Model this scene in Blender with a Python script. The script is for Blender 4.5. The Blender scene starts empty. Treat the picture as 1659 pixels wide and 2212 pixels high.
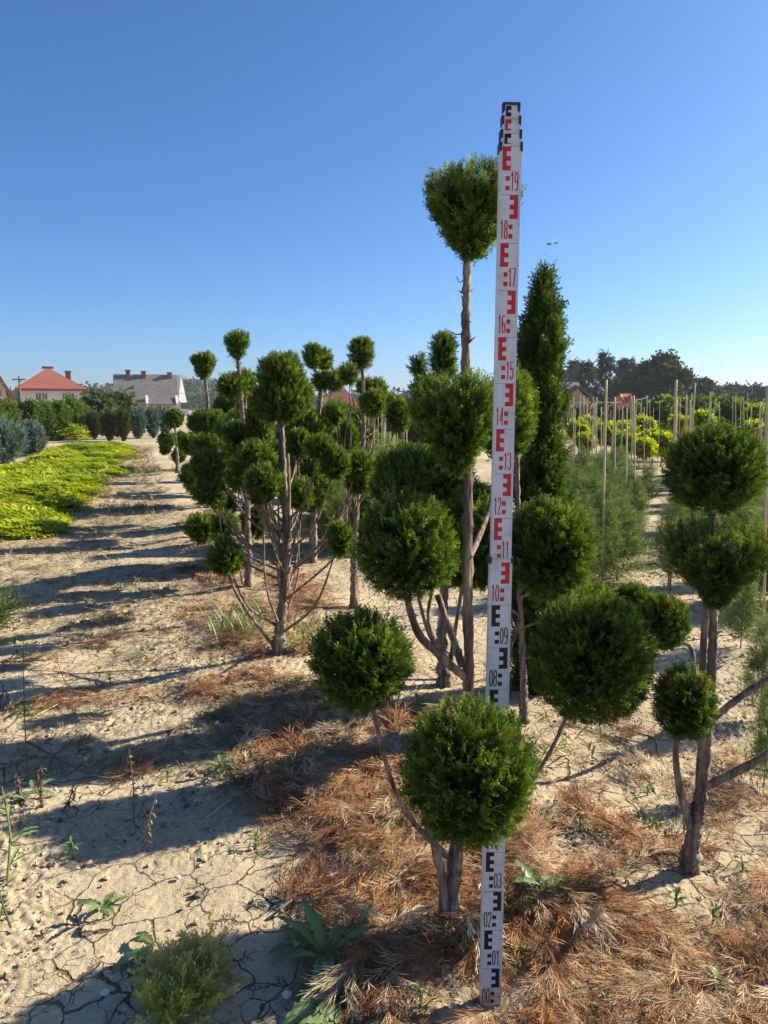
import bpy, math, random
import numpy as np
from mathutils import Vector, Matrix
R = math.radians
sc = bpy.context.scene
col = sc.collection

# ------------------------------------------------------------------ camera, sky, sun, exposure
CAM_H = 1.45
PITCH = math.atan((2016 - 1600) / 2912)
cam = bpy.data.cameras.new('camera')
cam.sensor_fit = 'VERTICAL'; cam.sensor_height = 36; cam.lens = 26
cam.clip_start = 0.05; cam.clip_end = 3000
cam_o = bpy.data.objects.new('camera', cam); col.objects.link(cam_o)
cam_o.location = (0, 0, CAM_H); cam_o.rotation_euler = (math.pi / 2 - PITCH, 0, 0)
sc.camera = cam_o

SUN_EL, SUN_AZ = R(29), R(66)            # azimuth measured from +Y towards +X
w = bpy.data.worlds.new("World"); sc.world = w; w.use_nodes = True
nt = w.node_tree; nt.nodes.clear()
sky = nt.nodes.new('ShaderNodeTexSky'); sky.sky_type = 'NISHITA'; sky.sun_disc = False
sky.sun_elevation = SUN_EL; sky.sun_rotation = SUN_AZ
sky.air_density = 0.8; sky.dust_density = 1.0; sky.ozone_density = 8.0; sky.altitude = 100
bg = nt.nodes.new('ShaderNodeBackground'); bg.inputs['Strength'].default_value = 0.077
wo = nt.nodes.new('ShaderNodeOutputWorld')
hs = nt.nodes.new('ShaderNodeHueSaturation'); hs.inputs['Saturation'].default_value = 1.06; hs.inputs['Hue'].default_value = .499
nt.links.new(sky.outputs[0], hs.inputs['Color']); nt.links.new(hs.outputs[0], bg.inputs[0]); nt.links.new(bg.outputs[0], wo.inputs[0])

sl = bpy.data.lights.new('sun', 'SUN'); sl.energy = 5.0; sl.angle = R(0.55); sl.color = (1.0, 0.90, 0.74)
so = bpy.data.objects.new('sun', sl); col.objects.link(so)
sdir = Vector((math.sin(SUN_AZ) * math.cos(SUN_EL), math.cos(SUN_AZ) * math.cos(SUN_EL), math.sin(SUN_EL)))
so.rotation_euler = sdir.to_track_quat('Z', 'Y').to_euler(); so.location = (20, 10, 20)
sc.view_settings.view_transform = 'Standard'; sc.view_settings.look = 'None'
sc.view_settings.exposure = 1.18; sc.view_settings.gamma = 1.0
sc.cycles.use_denoising = True; sc.cycles.denoising_prefilter = 'NONE'
sc.cycles.max_bounces = 6; sc.cycles.transparent_max_bounces = 4

# ------------------------------------------------------------------ measuring helpers
FD = 2912 / 1.8226                        # focal length in the pixels the photograph was measured in
CT, ST = math.cos(PITCH), math.sin(PITCH)
def ray(u, v):
    x = (u - 829.5) / FD; y = -(v - 1106) / FD
    return x, CT + y * ST, -ST + y * CT
def P(u, v, Y):
    x, f, z = ray(u, v); t = Y / f
    return np.array([x * t, Y, CAM_H + z * t])
def G(u, v):
    x, f, z = ray(u, v); t = CAM_H / -z
    return np.array([x * t, f * t, 0.0])
def PX(px, Y):                            # size in metres of px measured pixels at depth Y
    return px / FD * Y

# ------------------------------------------------------------------ noise
def _h(ix, iy, seed):
    n = (ix.astype(np.int64) * 374761393 + iy.astype(np.int64) * 668265263 + seed * 1442695) & 0xffffffff
    n = ((n ^ (n >> 13)) * 1274126177) & 0xffffffff
    return ((n ^ (n >> 16)) & 0xffff) / 65535.0
def vnoise(x, y, seed=0):
    ix = np.floor(x); iy = np.floor(y); fx = x - ix; fy = y - iy
    fx = fx * fx * (3 - 2 * fx); fy = fy * fy * (3 - 2 * fy)
    a = _h(ix, iy, seed); b = _h(ix + 1, iy, seed); c = _h(ix, iy + 1, seed); d = _h(ix + 1, iy + 1, seed)
    return (a + (b - a) * fx) * (1 - fy) + (c + (d - c) * fx) * fy
def fbm(x, y, seed=0, o=3):
    s = 0; a = .5; t = 0
    for k in range(o):
        s = s + a * vnoise(x * 2 ** k, y * 2 ** k, seed + 17 * k); t += a; a *= .5
    return s / t
def sstep(a, b, x):
    t = np.clip((x - a) / (b - a), 0, 1); return t * t * (3 - 2 * t)
def voro_edge(x, y, seed):
    ix = np.floor(x); iy = np.floor(y)
    d1 = np.full(x.shape, 9.); d2 = np.full(x.shape, 9.)
    for i in (-1, 0, 1):
        for j in (-1, 0, 1):
            cx = ix + i; cy = iy + j
            d = np.hypot(cx + .1 + .8 * _h(cx, cy, seed) - x, cy + .1 + .8 * _h(cx, cy, seed + 5) - y)
            m = d < d1
            d2 = np.where(m, d1, np.minimum(d2, d)); d1 = np.where(m, d, d1)
    return d2 - d1

def row_x(Y): return .18 - .34 * (Y - 1.86)
def gz_base(x, y):
    x = np.asarray(x, float); y = np.asarray(y, float)
    near = np.clip((y - .3) / 3, 0.3, 1)
    z = (fbm(x * .9 + 3, y * .9, 5) - .5) * .10 * near + (fbm(x * 3.1, y * 3.1, 9) - .5) * .035
    z = z + .02 * np.exp(-((x - row_x(y)) / .45) ** 2)
    k = np.exp(-((x - .26) ** 2 + (y - 1.63) ** 2) / .35)
    return z * (1 - k)
def gz(x, y): return float(gz_base(np.array([x]), np.array([y]))[0])
def GG(u, v):
    p = G(u, v)
    for _ in range(4):
        x, f, z = ray(u, v); t = (CAM_H - gz(p[0], p[1])) / -z
        p = np.array([x * t, f * t, 0.])
    p[2] = gz(p[0], p[1]); return p

# ------------------------------------------------------------------ mesh builder
def mesh_from(name, V, F, C=None, smooth=False, A=None):
    """V (n,3); F list of (m,k) int arrays; C (n,3) colours."""
    me = bpy.data.meshes.new(name)
    V = np.ascontiguousarray(V, np.float32)
    me.vertices.add(len(V)); me.vertices.foreach_set('co', V.ravel())
    nl = sum(f.size for f in F); npol = sum(len(f) for f in F)
    me.loops.add(nl); me.polygons.add(npol)
    me.loops.foreach_set('vertex_index', np.concatenate([f.ravel() for f in F]).astype(np.int32))
    tot = np.concatenate([np.full(len(f), f.shape[1]) for f in F]).astype(np.int32)
    st = np.concatenate([[0], np.cumsum(tot)[:-1]]).astype(np.int32)
    me.polygons.foreach_set('loop_start', st)
    me.polygons.foreach_set('use_smooth', np.full(npol, bool(smooth)))
    if C is not None:
        a = me.color_attributes.new('tint', 'FLOAT_COLOR', 'POINT')
        cc = np.ones((len(V), 4), np.float32); cc[:, :3] = C
        if A is not None: cc[:, 3] = A
        a.data.foreach_set('color', cc.ravel())
    me.update(calc_edges=True); me.validate()
    return me
class MB:
    def __init__(s): s.V = []; s.F = {}; s.C = []; s.n = 0; s.smooth = False
    def add(s, V, F, C=(.5, .5, .5)):
        V = np.asarray(V, float).reshape(-1, 3)
        C = np.broadcast_to(np.asarray(C, float), V.shape)
        fs = F if isinstance(F, list) and len(F) and isinstance(F[0], np.ndarray) else [np.asarray(F)]
        for f in fs:
            if f.size: s.F.setdefault(f.shape[1], []).append(f + s.n)
        s.V.append(V); s.C.append(C); s.n += len(V)
    def box(s, lo, hi, c=(.5, .5, .5)):
        x0, y0, z0 = lo; x1, y1, z1 = hi
        V = [(x0, y0, z0), (x1, y0, z0), (x1, y1, z0), (x0, y1, z0), (x0, y0, z1), (x1, y0, z1), (x1, y1, z1), (x0, y1, z1)]
        s.add(V, np.array([(0, 3, 2, 1), (4, 5, 6, 7), (0, 1, 5, 4), (1, 2, 6, 5), (2, 3, 7, 6), (3, 0, 4, 7)]), c)
    def poly(s, pts, c=(.5, .5, .5)):
        s.add(pts, np.array([list(range(len(pts)))]), c)
    def tube(s, pts, rad, seg=8, c=(.5, .5, .5), rough=0., rng=None, cap=True):
        pts = np.asarray(pts, float); n = len(pts)
        rad = np.broadcast_to(np.asarray(rad, float), (n,))
        t = np.gradient(pts, axis=0); t /= np.linalg.norm(t, axis=1, keepdims=True) + 1e-9
        ref = np.array([1., 0, 0]) if abs(t[0][0]) < .8 else np.array([0, 1., 0])
        a = np.linspace(0, 2 * np.pi, seg, endpoint=False)
        V = np.zeros((n, seg, 3))
        for i in range(n):
            b = np.cross(t[i], ref); b /= np.linalg.norm(b); ref = np.cross(b, t[i])
            rr = rad[i] * (1 + (rough * (rng.random(seg) - .5) * 2 if rough else 0))
            V[i] = pts[i] + np.outer(np.cos(a) * rr, ref) + np.outer(np.sin(a) * rr, b)
        i = np.arange(n - 1)[:, None] * seg; j = np.arange(seg)[None]; j2 = (j + 1) % seg
        F = np.stack([i + j, i + j2, i + seg + j2, i + seg + j], -1).reshape(-1, 4)
        s.add(V.reshape(-1, 3), F, c)
        if cap:
            k = s.n - n * seg
            s.F.setdefault(seg, []).append(np.array([[k + q for q in range(seg)][::-1], [s.n - seg + q for q in range(seg)]]))
    def build(s, name, mat, parent=None, origin=None):
        V = np.concatenate(s.V); C = np.concatenate(s.C)
        if origin is not None: V = V - np.asarray(origin, float)
        F = [np.concatenate(v) for v in s.F.values()]
        me = mesh_from(name, V, F, C, s.smooth); me.materials.append(mat)
        o = bpy.data.objects.new(name, me); col.objects.link(o)
        if parent is not None: o.parent = parent
        elif origin is not None: o.location = origin
        return o
def tag(o, label=None, cat=None, group=None, kind=None):
    if label: o['label'] = label
    if cat: o['category'] = cat
    if group: o['group'] = group
    if kind: o['kind'] = kind
    return o
def thing(name, loc, label, cat, group=None, rz=0):
    o = bpy.data.objects.new(name, None); o.empty_display_size = .1; col.objects.link(o)
    o.location = [float(q) for q in loc]; o.rotation_euler = (0, 0, rz)
    return tag(o, label, cat, group)
def copy_tree(o, parent=None):
    c = o.copy(); col.objects.link(c)
    if parent is not None: c.parent = parent
    for ch in list(o.children): copy_tree(ch, c)
    return c

# ------------------------------------------------------------------ materials
def newmat(name):
    m = bpy.data.materials.new(name); m.use_nodes = True
    n = m.node_tree; n.nodes.clear()
    out = n.nodes.new('ShaderNodeOutputMaterial')
    return m, n, out
def N(n, t, **kw):
    x = n.nodes.new(t)
    for k, v in kw.items():
        if k in x.inputs: x.inputs[k].default_value = v
        else: setattr(x, k, v)
    return x
def leaf_mat(name, trans=.3, rough=.5, spec=.25, warm=(1.25, 1.2, .55)):
    m, n, out = newmat(name); L = n.links.new
    at = N(n, 'ShaderNodeAttribute', attribute_name='tint')
    pr = N(n, 'ShaderNodeBsdfPrincipled', Roughness=rough)
    pr.inputs['Specular IOR Level'].default_value = spec
    L(at.outputs['Color'], pr.inputs['Base Color'])
    if trans:
        mul = N(n, 'ShaderNodeMix', data_type='RGBA', blend_type='MULTIPLY'); mul.inputs[0].default_value = 1
        L(at.outputs['Color'], mul.inputs[6]); mul.inputs[7].default_value = (*warm, 1)
        tr = N(n, 'ShaderNodeBsdfTranslucent'); L(mul.outputs[2], tr.inputs[0])
        mx = N(n, 'ShaderNodeMixShader'); mx.inputs[0].default_value = trans
        L(pr.outputs[0], mx.inputs[1]); L(tr.outputs[0], mx.inputs[2]); L(mx.outputs[0], out.inputs[0])
    else: L(pr.outputs[0], out.inputs[0])
    return m
def noise_mat(name, c1, c2, scale=8, rough=.8, bump=.3, bdist=.01, stretch=(1, 1, 1), detail=6, spec=.3, c3=None):
    m, n, out = newmat(name); L = n.links.new
    tc = N(n, 'ShaderNodeTexCoord'); mp = N(n, 'ShaderNodeMapping'); mp.inputs['Scale'].default_value = stretch
    L(tc.outputs['Object'], mp.inputs[0])
    no = N(n, 'ShaderNodeTexNoise', Scale=scale, Detail=detail, Roughness=.65); L(mp.outputs[0], no.inputs['Vector'])
    cr = N(n, 'ShaderNodeValToRGB'); e = cr.color_ramp.elements
    e[0].position = .32; e[0].color = (*c1, 1); e[1].position = .68; e[1].color = (*c2, 1)
    if c3: q = e.new(.5); q.color = (*c3, 1)
    L(no.outputs['Fac'], cr.inputs[0])
    pr = N(n, 'ShaderNodeBsdfPrincipled', Roughness=rough); pr.inputs['Specular IOR Level'].default_value = spec
    L(cr.outputs[0], pr.inputs['Base Color'])
    if bump:
        b = N(n, 'ShaderNodeBump', Strength=bump, Distance=bdist); L(no.outputs['Fac'], b.inputs['Height']); L(b.outputs[0], pr.inputs['Normal'])
    L(pr.outputs[0], out.inputs[0])
    return m
M = {}
M['cypress'] = leaf_mat('cypress_foliage', .34, .65, .08)
M['leaf'] = leaf_mat('weed_leaf', .28, .45, .35, (1.2, 1.25, .5))
M['litter'] = leaf_mat('dead_sprays', .12, .8, .1, (1.1, 1, .8))
M['far'] = leaf_mat('far_foliage', .15, .7, .1)
M['plain'] = leaf_mat('painted', 0, .5, .3)
M['bark'] = noise_mat('bark', (.070, .052, .038), (.48, .40, .30), 46, .9, 1.0, .02, (1, 1, .14), 9, .15, (.23, .175, .13))
M['twig'] = noise_mat('twig', (.12, .09, .07), (.24, .19, .15), 30, .9, .4, .004, (1, 1, .4))
M['bamboo'] = noise_mat('bamboo', (.46, .36, .20), (.68, .57, .37), 14, .6, .1, .002, (1, 1, .3))

def soil_mat():
    m, n, out = newmat('dry_soil'); L = n.links.new
    tc = N(n, 'ShaderNodeTexCoord')
    at = N(n, 'ShaderNodeAttribute', attribute_name='tint')
    n1 = N(n, 'ShaderNodeTexNoise', Scale=90, Detail=6, Roughness=.7); L(tc.outputs['Object'], n1.inputs['Vector'])
    n2 = N(n, 'ShaderNodeTexNoise', Scale=2.2, Detail=5, Roughness=.6); L(tc.outputs['Object'], n2.inputs['Vector'])
    r1 = N(n, 'ShaderNodeMapRange'); r1.inputs[3].default_value = .82; r1.inputs[4].default_value = 1.15
    r1.inputs[1].default_value = .3; r1.inputs[2].default_value = .7; L(n1.outputs['Fac'], r1.inputs[0])
    r2 = N(n, 'ShaderNodeMapRange'); r2.inputs[3].default_value = .86; r2.inputs[4].default_value = 1.12
    r2.inputs[1].default_value = .3; r2.inputs[2].default_value = .7; L(n2.outputs['Fac'], r2.inputs[0])
    mm = N(n, 'ShaderNodeMath', operation='MULTIPLY'); L(r1.outputs[0], mm.inputs[0]); L(r2.outputs[0], mm.inputs[1])
    vm = N(n, 'ShaderNodeVectorMath', operation='SCALE'); L(at.outputs['Color'], vm.inputs[0]); L(mm.outputs[0], vm.inputs['Scale'])
    n3 = N(n, 'ShaderNodeTexNoise', Scale=38, Detail=8, Roughness=.75); L(tc.outputs['Object'], n3.inputs['Vector'])
    ad = N(n, 'ShaderNodeMath', operation='ADD'); L(n1.outputs['Fac'], ad.inputs[0]); L(n3.outputs['Fac'], ad.inputs[1])
    b = N(n, 'ShaderNodeBump', Strength=.55, Distance=.009); L(ad.outputs[0], b.inputs['Height'])
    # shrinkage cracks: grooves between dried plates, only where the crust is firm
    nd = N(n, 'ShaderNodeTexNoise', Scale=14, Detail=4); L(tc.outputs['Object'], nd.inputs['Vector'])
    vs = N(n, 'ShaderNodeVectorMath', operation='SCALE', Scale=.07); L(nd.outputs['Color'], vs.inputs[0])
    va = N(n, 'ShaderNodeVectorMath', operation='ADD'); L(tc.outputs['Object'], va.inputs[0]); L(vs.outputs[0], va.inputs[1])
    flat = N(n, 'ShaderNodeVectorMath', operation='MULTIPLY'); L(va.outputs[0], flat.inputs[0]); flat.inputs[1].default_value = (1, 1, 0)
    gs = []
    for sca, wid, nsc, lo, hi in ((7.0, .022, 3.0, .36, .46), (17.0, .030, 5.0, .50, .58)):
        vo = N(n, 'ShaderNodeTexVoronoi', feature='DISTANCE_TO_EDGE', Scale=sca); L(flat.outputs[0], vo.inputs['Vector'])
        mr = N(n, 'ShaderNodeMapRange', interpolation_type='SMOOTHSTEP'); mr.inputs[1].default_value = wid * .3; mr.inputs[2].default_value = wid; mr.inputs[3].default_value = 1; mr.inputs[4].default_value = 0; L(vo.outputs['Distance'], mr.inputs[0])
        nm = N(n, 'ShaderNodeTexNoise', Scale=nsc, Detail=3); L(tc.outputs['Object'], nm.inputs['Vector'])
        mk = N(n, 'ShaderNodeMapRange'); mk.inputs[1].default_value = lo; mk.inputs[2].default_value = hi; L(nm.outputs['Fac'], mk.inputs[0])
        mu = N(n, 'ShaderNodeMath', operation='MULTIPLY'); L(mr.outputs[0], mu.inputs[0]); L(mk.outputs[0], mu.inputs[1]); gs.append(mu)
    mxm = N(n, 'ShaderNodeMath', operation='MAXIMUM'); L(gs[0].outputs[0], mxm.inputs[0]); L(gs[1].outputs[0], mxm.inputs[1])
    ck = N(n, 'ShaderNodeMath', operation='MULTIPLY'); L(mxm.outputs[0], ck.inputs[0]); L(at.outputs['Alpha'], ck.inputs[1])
    inv = N(n, 'ShaderNodeMapRange'); inv.inputs[3].default_value = 1; inv.inputs[4].default_value = .30; L(ck.outputs[0], inv.inputs[0])  # groove shade painted in: base colour darkened along the cracks
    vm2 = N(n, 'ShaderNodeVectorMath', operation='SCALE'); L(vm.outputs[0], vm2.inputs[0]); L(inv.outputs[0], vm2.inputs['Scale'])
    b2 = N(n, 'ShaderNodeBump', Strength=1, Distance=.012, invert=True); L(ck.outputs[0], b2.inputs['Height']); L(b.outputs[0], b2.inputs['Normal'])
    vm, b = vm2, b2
    pr = N(n, 'ShaderNodeBsdfPrincipled', Roughness=.95); pr.inputs['Specular IOR Level'].default_value = .1
    L(vm.outputs[0], pr.inputs['Base Color']); L(b.outputs[0], pr.inputs['Normal']); L(pr.outputs[0], out.inputs[0])
    return m
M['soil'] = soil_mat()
SOIL = np.array((.50, .405, .265))

# ------------------------------------------------------------------ ground: one sheet out to the horizon
def litter_density(x, y):
    """how thickly dead sprays cover the soil"""
    rx = row_x(y)
    d = x - rx
    e = (fbm(x * 2.2, y * 2.2, 71) - .5)
    a = sstep(-.62, -.28, d + e * .7) * (1 - sstep(.42, .78, d + e * .5)) * (1 - sstep(6, 12, y))
    b = sstep(-.12, .12, x + .42 * (1 - sstep(1.3, 1.9, y)) * 0 + e * .35 + .18) * (1 - sstep(1.75, 2.35, y + e * .6)) * (1 - sstep(2.2, 3.2, x))
    c = sstep(.2, .6, x) * (1 - sstep(3.0, 4.2, y)) * .20
    # windrow raked out to the left of the second tree
    px, py = -.55, 4.0; qx, qy = -2.6, 3.05
    t = np.clip(((x - px) * (qx - px) + (y - py) * (qy - py)) / ((qx - px) ** 2 + (qy - py) ** 2), 0, 1)
    dd = np.hypot(x - px - t * (qx - px), y - py - t * (qy - py))
    wdr = np.exp(-(dd / (.12 - .04 * t)) ** 2) * (1 - .35 * t)
    st = 1 - .9 * np.exp(-((x - .27) ** 2 + (y - 1.58) ** 2) / .006)
    return np.clip(np.maximum.reduce([a * .85, b, c, wdr * .6]) * (1 - (1 - sstep(.38, .56, fbm(x * 2.0 + 5, y * 2.0, 73))) * (.45 + .45 * (1 - sstep(-.1, .5, x)))), 0, 1) * st

def build_ground():
    ys = [0.55]
    while ys[-1] < 7: ys.append(ys[-1] + max(.0048, ys[-1] * .0028))
    while ys[-1] < 900: ys.append(ys[-1] * 1.035)
    ys = np.concatenate([[-400, -60, -12, -4, -1.6, -.6, 0, .3, .45], np.array(ys)])
    xp = list(np.arange(0, 1.9, .0065))
    while xp[-1] < 7: xp.append(xp[-1] + (.0065 + (xp[-1] - 1.9) * .02))
    while xp[-1] < 900: xp.append(xp[-1] * 1.12)
    xp = np.array(xp); xs = np.concatenate([-xp[:0:-1], xp]) - .1
    X, Y = np.meshgrid(xs, ys)
    Z = gz_base(X, Y) * (1 - sstep(30, 60, np.abs(Y) + np.abs(X) * .5))
    near = (1 - sstep(9, 16, Y)) * (1 - sstep(3, 7, np.abs(X)))
    lit = litter_density(X, Y)
    crumb = sstep(.42, .62, fbm(X * 1.7 + 9, Y * 1.7, 31, 3) + lit * .25)
    c1 = fbm(X * 46, Y * 46, 33, 3) - .5; c2 = fbm(X * 80, Y * 80, 35, 2) - .5
    Z = Z + near * (crumb * (c1 * .013 + c2 * .013) + (1 - crumb) * (c1 * .004 + c2 * .0030))
    Z = Z + .02 * lit * near
    tone = .93 + .16 * fbm(X * .6, Y * .6, 91)[..., None]
    C = SOIL * tone
    C = C * (1 - .08 * crumb[..., None])
    dead = np.array((.20, .125, .07))  # litter brown, also darkening the soil so gaps between sprays look shaded
    C = C * (1 - .75 * lit[..., None]) + dead * .75 * lit[..., None]
    far = sstep(3.5, 8, Y)[..., None] * .55
    pat = sstep(.45, .62, fbm(X * .8, Y * 1.6, 95))[..., None]
    C = C * (1 - far * pat) + np.array((.26, .21, .11)) * far * pat
    n, m = X.shape
    i = np.arange(n - 1)[:, None] * m; j = np.arange(m - 1)[None]
    F = np.stack([i + j, i + j + 1, i + m + j + 1, i + m + j], -1).reshape(-1, 4)
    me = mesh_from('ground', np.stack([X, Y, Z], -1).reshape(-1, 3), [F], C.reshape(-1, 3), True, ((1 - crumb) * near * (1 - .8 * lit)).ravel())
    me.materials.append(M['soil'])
    o = bpy.data.objects.new('ground', me); col.objects.link(o)
    tag(o, 'dry cracked tan nursery soil between the rows', 'ground', kind='structure')
build_ground()

# ------------------------------------------------------------------ foliage sprays
def spray_template(rng, ntw=11, ang=(28, 48), tl=.36, tw=.055, curve=.12, axisw=.035, taper=.5, sub=False):
    """flat branching spray along +Y, length 1; narrow kite faces"""
    V = []; F = []; G_ = []
    def kite(p, d, l, wd, nrm):
        d = d / np.linalg.norm(d); s = np.cross(d, nrm); s /= np.linalg.norm(s) + 1e-9
        k = len(V)
        V.extend([p, p + d * l * .45 + s * wd * .5, p + d * l, p + d * l * .45 - s * wd * .5]); F.append((k, k + 1, k + 2, k + 3))
        for q in (0, .5, 1, .5): G_.append(min(1., (p[1] + d[1] * l * q)))
    nrm0 = np.array([0, 0, 1.])
    def ax(t): return np.array([math.sin(t * 2.5) * .03, t, -curve * t * t])
    for a, b in ((0, .55), (.45, 1)): kite(ax(a), ax(b) - ax(a), np.linalg.norm(ax(b) - ax(a)), axisw, nrm0)
    for i in range(ntw):
        t = .12 + .82 * (i + .5 * rng.random()) / ntw
        sgn = 1 if i % 2 else -1
        a = R(rng.uniform(*ang)); l = tl * (1 - taper * t) * rng.uniform(.75, 1.2) * (1 if t > .2 else .7)
        d = np.array([math.sin(a) * sgn, math.cos(a), rng.uniform(-.25, .25)])
        nr = np.array([rng.uniform(-.5, .5), rng.uniform(-.3, .3), 1.])
        kite(ax(t), d, l, tw * rng.uniform(.8, 1.25), nr)
        if sub and l > .18:
            p2 = ax(t) + d * l * .45
            a2 = a + R(30); d2 = np.array([math.sin(a2) * sgn, math.cos(a2), rng.uniform(-.3, .3)])
            kite(p2, d2, l * .5, tw * .9, nr)
            a2 = a - R(28); d2 = np.array([math.sin(a2) * sgn, math.cos(a2), rng.uniform(-.3, .3)])
            kite(p2, d2, l * .5, tw * .9, nr)
    return np.array(V), np.array(F), np.array(G_)
_r = np.random.default_rng(4)
T_FINE = [spray_template(_r, 10, (16, 36), .40, .040, rng_c, .032, .45, True) for rng_c in (.0, .08, .16, .25, -.06)]
T_MID = [spray_template(_r, 9, (18, 38), .40, .065, c, .045) for c in (.0, .08, .15, .22)]
T_FAR = [spray_template(_r, 5, (28, 50), .45, .17, c, .09) for c in (.05, .15)]
T_LIT = [spray_template(_r, 12, (14, 38), .5, .030, c, .024, .35) for c in (-.1, .0, .12, .2)]
T_STR = [spray_template(_r, 14, (8, 30), .52, .020, c, .020, .35) for c in (-.15, .1, .25, .4, .5)]
T_JUN = [spray_template(_r, 9, (25, 45), .4, .10, c, .06) for c in (.1, .25, .35)]
T_FEA = [spray_template(_r, 15, (40, 62), .34, .036, c, .03, .35) for c in (.15, .3, .45)]

def put_sprays(mb, T, pos, dirs, length, c0, c1, rng, side=None):
    """place sprays: base pos, direction, length; colours go c0 (base) -> c1 (tip) per spray"""
    n = len(pos)
    if n == 0: return
    y = dirs / (np.linalg.norm(dirs, axis=1, keepdims=True) + 1e-9)
    rnd = rng.normal(size=(n, 3)) if side is None else side + .4 * rng.normal(size=(n, 3))
    z = rnd - (rnd * y).sum(1, keepdims=True) * y; z /= np.linalg.norm(z, axis=1, keepdims=True) + 1e-9
    x = np.cross(y, z)
    which = rng.integers(0, len(T), n)
    length = np.broadcast_to(length, (n,))
    c0 = np.broadcast_to(c0, (n, 3)); c1 = np.broadcast_to(c1, (n, 3))
    for k, (tv, tf, tg) in enumerate(T):
        q = np.where(which == k)[0]
        if not len(q): continue
        B = np.stack([x[q], y[q], z[q]], 1)                      # rows
        V = np.einsum('vi,nij->nvj', tv, B) * length[q][:, None, None] + pos[q][:, None, :]
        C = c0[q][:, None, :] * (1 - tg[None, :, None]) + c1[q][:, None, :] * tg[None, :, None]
        F = (tf[None] + (np.arange(len(q)) * len(tv))[:, None, None]).reshape(-1, 4)
        mb.add(V.reshape(-1, 3), F, C.reshape(-1, 3))
def sph(rng, n):
    d = rng.normal(size=(n, 3)); return d / np.linalg.norm(d, axis=1, keepdims=True)
class Lump:
    def __init__(s, rng, k=4, n=7):
        s.k = rng.normal(size=(n, 3)) * k; s.p = rng.random(n) * 7; s.n = n
    def __call__(s, d): return np.sin(d @ s.k.T + s.p).sum(1) / s.n
def ico(sub=3):
    import bmesh
    bm = bmesh.new(); bmesh.ops.create_icosphere(bm, subdivisions=sub, radius=1)
    V = np.array([v.co[:] for v in bm.verts]); F = np.array([[v.index for v in f.verts] for f in bm.faces]); bm.free()
    return V, F
ICO4, ICO3, ICO2, ICO1 = ico(4), ico(3), ico(2), ico(1)
GREEN = dict(c0=(.012, .028, .006), c1=(.040, .094, .016), hi=(.200, .290, .045), dry=(.30, .28, .11))  # dark bases and light hi tips paint sunlit speckle over shaded gaps
DEEP = dict(c0=(.012, .027, .006), c1=(.034, .082, .016), hi=(.150, .230, .038), dry=(.28, .24, .10))
def shape_fn(d, shp):
    z = d[:, 2]; s = np.ones(len(d))
    if shp == 'cone':
        h = d[:, :2] / (np.linalg.norm(d[:, :2], axis=1, keepdims=True) + 1e-9)
        wz = np.interp(z, [-1, -.75, -.4, 0, .35, .7, .88, 1], [.10, .30, .58, .86, 1, .93, .72, .3])
        return np.concatenate([h * wz[:, None], z[:, None]], 1)
    if shp == 'drop': s = np.clip(1.12 - .55 * np.clip(z, 0, 1) ** 1.2, .2, 1.2)
    o = d * s[:, None]
    if shp in ('ball', 'cone'): o[:, 2] = np.sign(z) * np.minimum(np.abs(z), .90 + .1 * np.abs(z))
    return o
def ball(mb, c, rx, rz, rng, n=None, slen=.055, shp='ball', pal=GREEN, T=T_FINE, upb=.70, lump=.055, core=.62, dry=.16, gap=.55, spread=.38):
    c = np.asarray(c, float); lp = Lump(rng, 3.2); lp2 = Lump(rng, 9, 10)
    if n is None: n = int(min(3200, 900 * (rx / .12) ** 2 * (.055 / slen) ** 1.6))
    S = np.array([rx, rx, rz])
    def surf(d, k): return c + shape_fn(d, shp) * S * (k * (1 + lump * lp(d) * 2))[:, None]
    d = sph(rng, int(n * 1.35)); keep = rng.random(len(d)) < 1 - gap * np.clip(lp2(d) * 2.4, 0, 1); d = d[keep][:n]
    n = len(d)
    lv = lp2(d); k = 1 - .28 * rng.random(n) ** 1.6 - .20 * np.clip(lv * 1.6, 0, 1)
    p = surf(d, k)
    out = d / S; out /= np.linalg.norm(out, axis=1, keepdims=True)
    dr = out + np.array([0, 0, upb]) + rng.normal(size=(n, 3)) * spread
    dr /= np.linalg.norm(dr, axis=1, keepdims=True)
    L = slen * rng.uniform(.55, 1.3, n)
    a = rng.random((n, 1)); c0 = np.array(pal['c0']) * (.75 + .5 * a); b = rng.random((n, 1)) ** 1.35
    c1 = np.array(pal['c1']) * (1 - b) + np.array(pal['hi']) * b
    c1 = c1 * np.clip(1.05 - 1.1 * lv + rng.normal(size=n) * .18, .5, 1.5)[:, None]  # sprays set back in the gaps coloured darker, painted shade
    brown = (rng.random(n) < dry * 1.6 * np.clip((d[:, 2] - .45) * 1.6 + lp2(d) * 1.4, 0, 1)) | (rng.random(n) < .004)
    c1[brown] = np.array(pal['dry']) * rng.uniform(.6, 1.1, (brown.sum(), 1))
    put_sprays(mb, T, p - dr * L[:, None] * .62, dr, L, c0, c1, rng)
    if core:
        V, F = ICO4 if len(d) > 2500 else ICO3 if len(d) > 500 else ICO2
        mb.add(surf(V, np.full(len(V), core) * (.85 + .3 * rng.random(len(V)))), F, np.array(pal['c0']) * .9)

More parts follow.
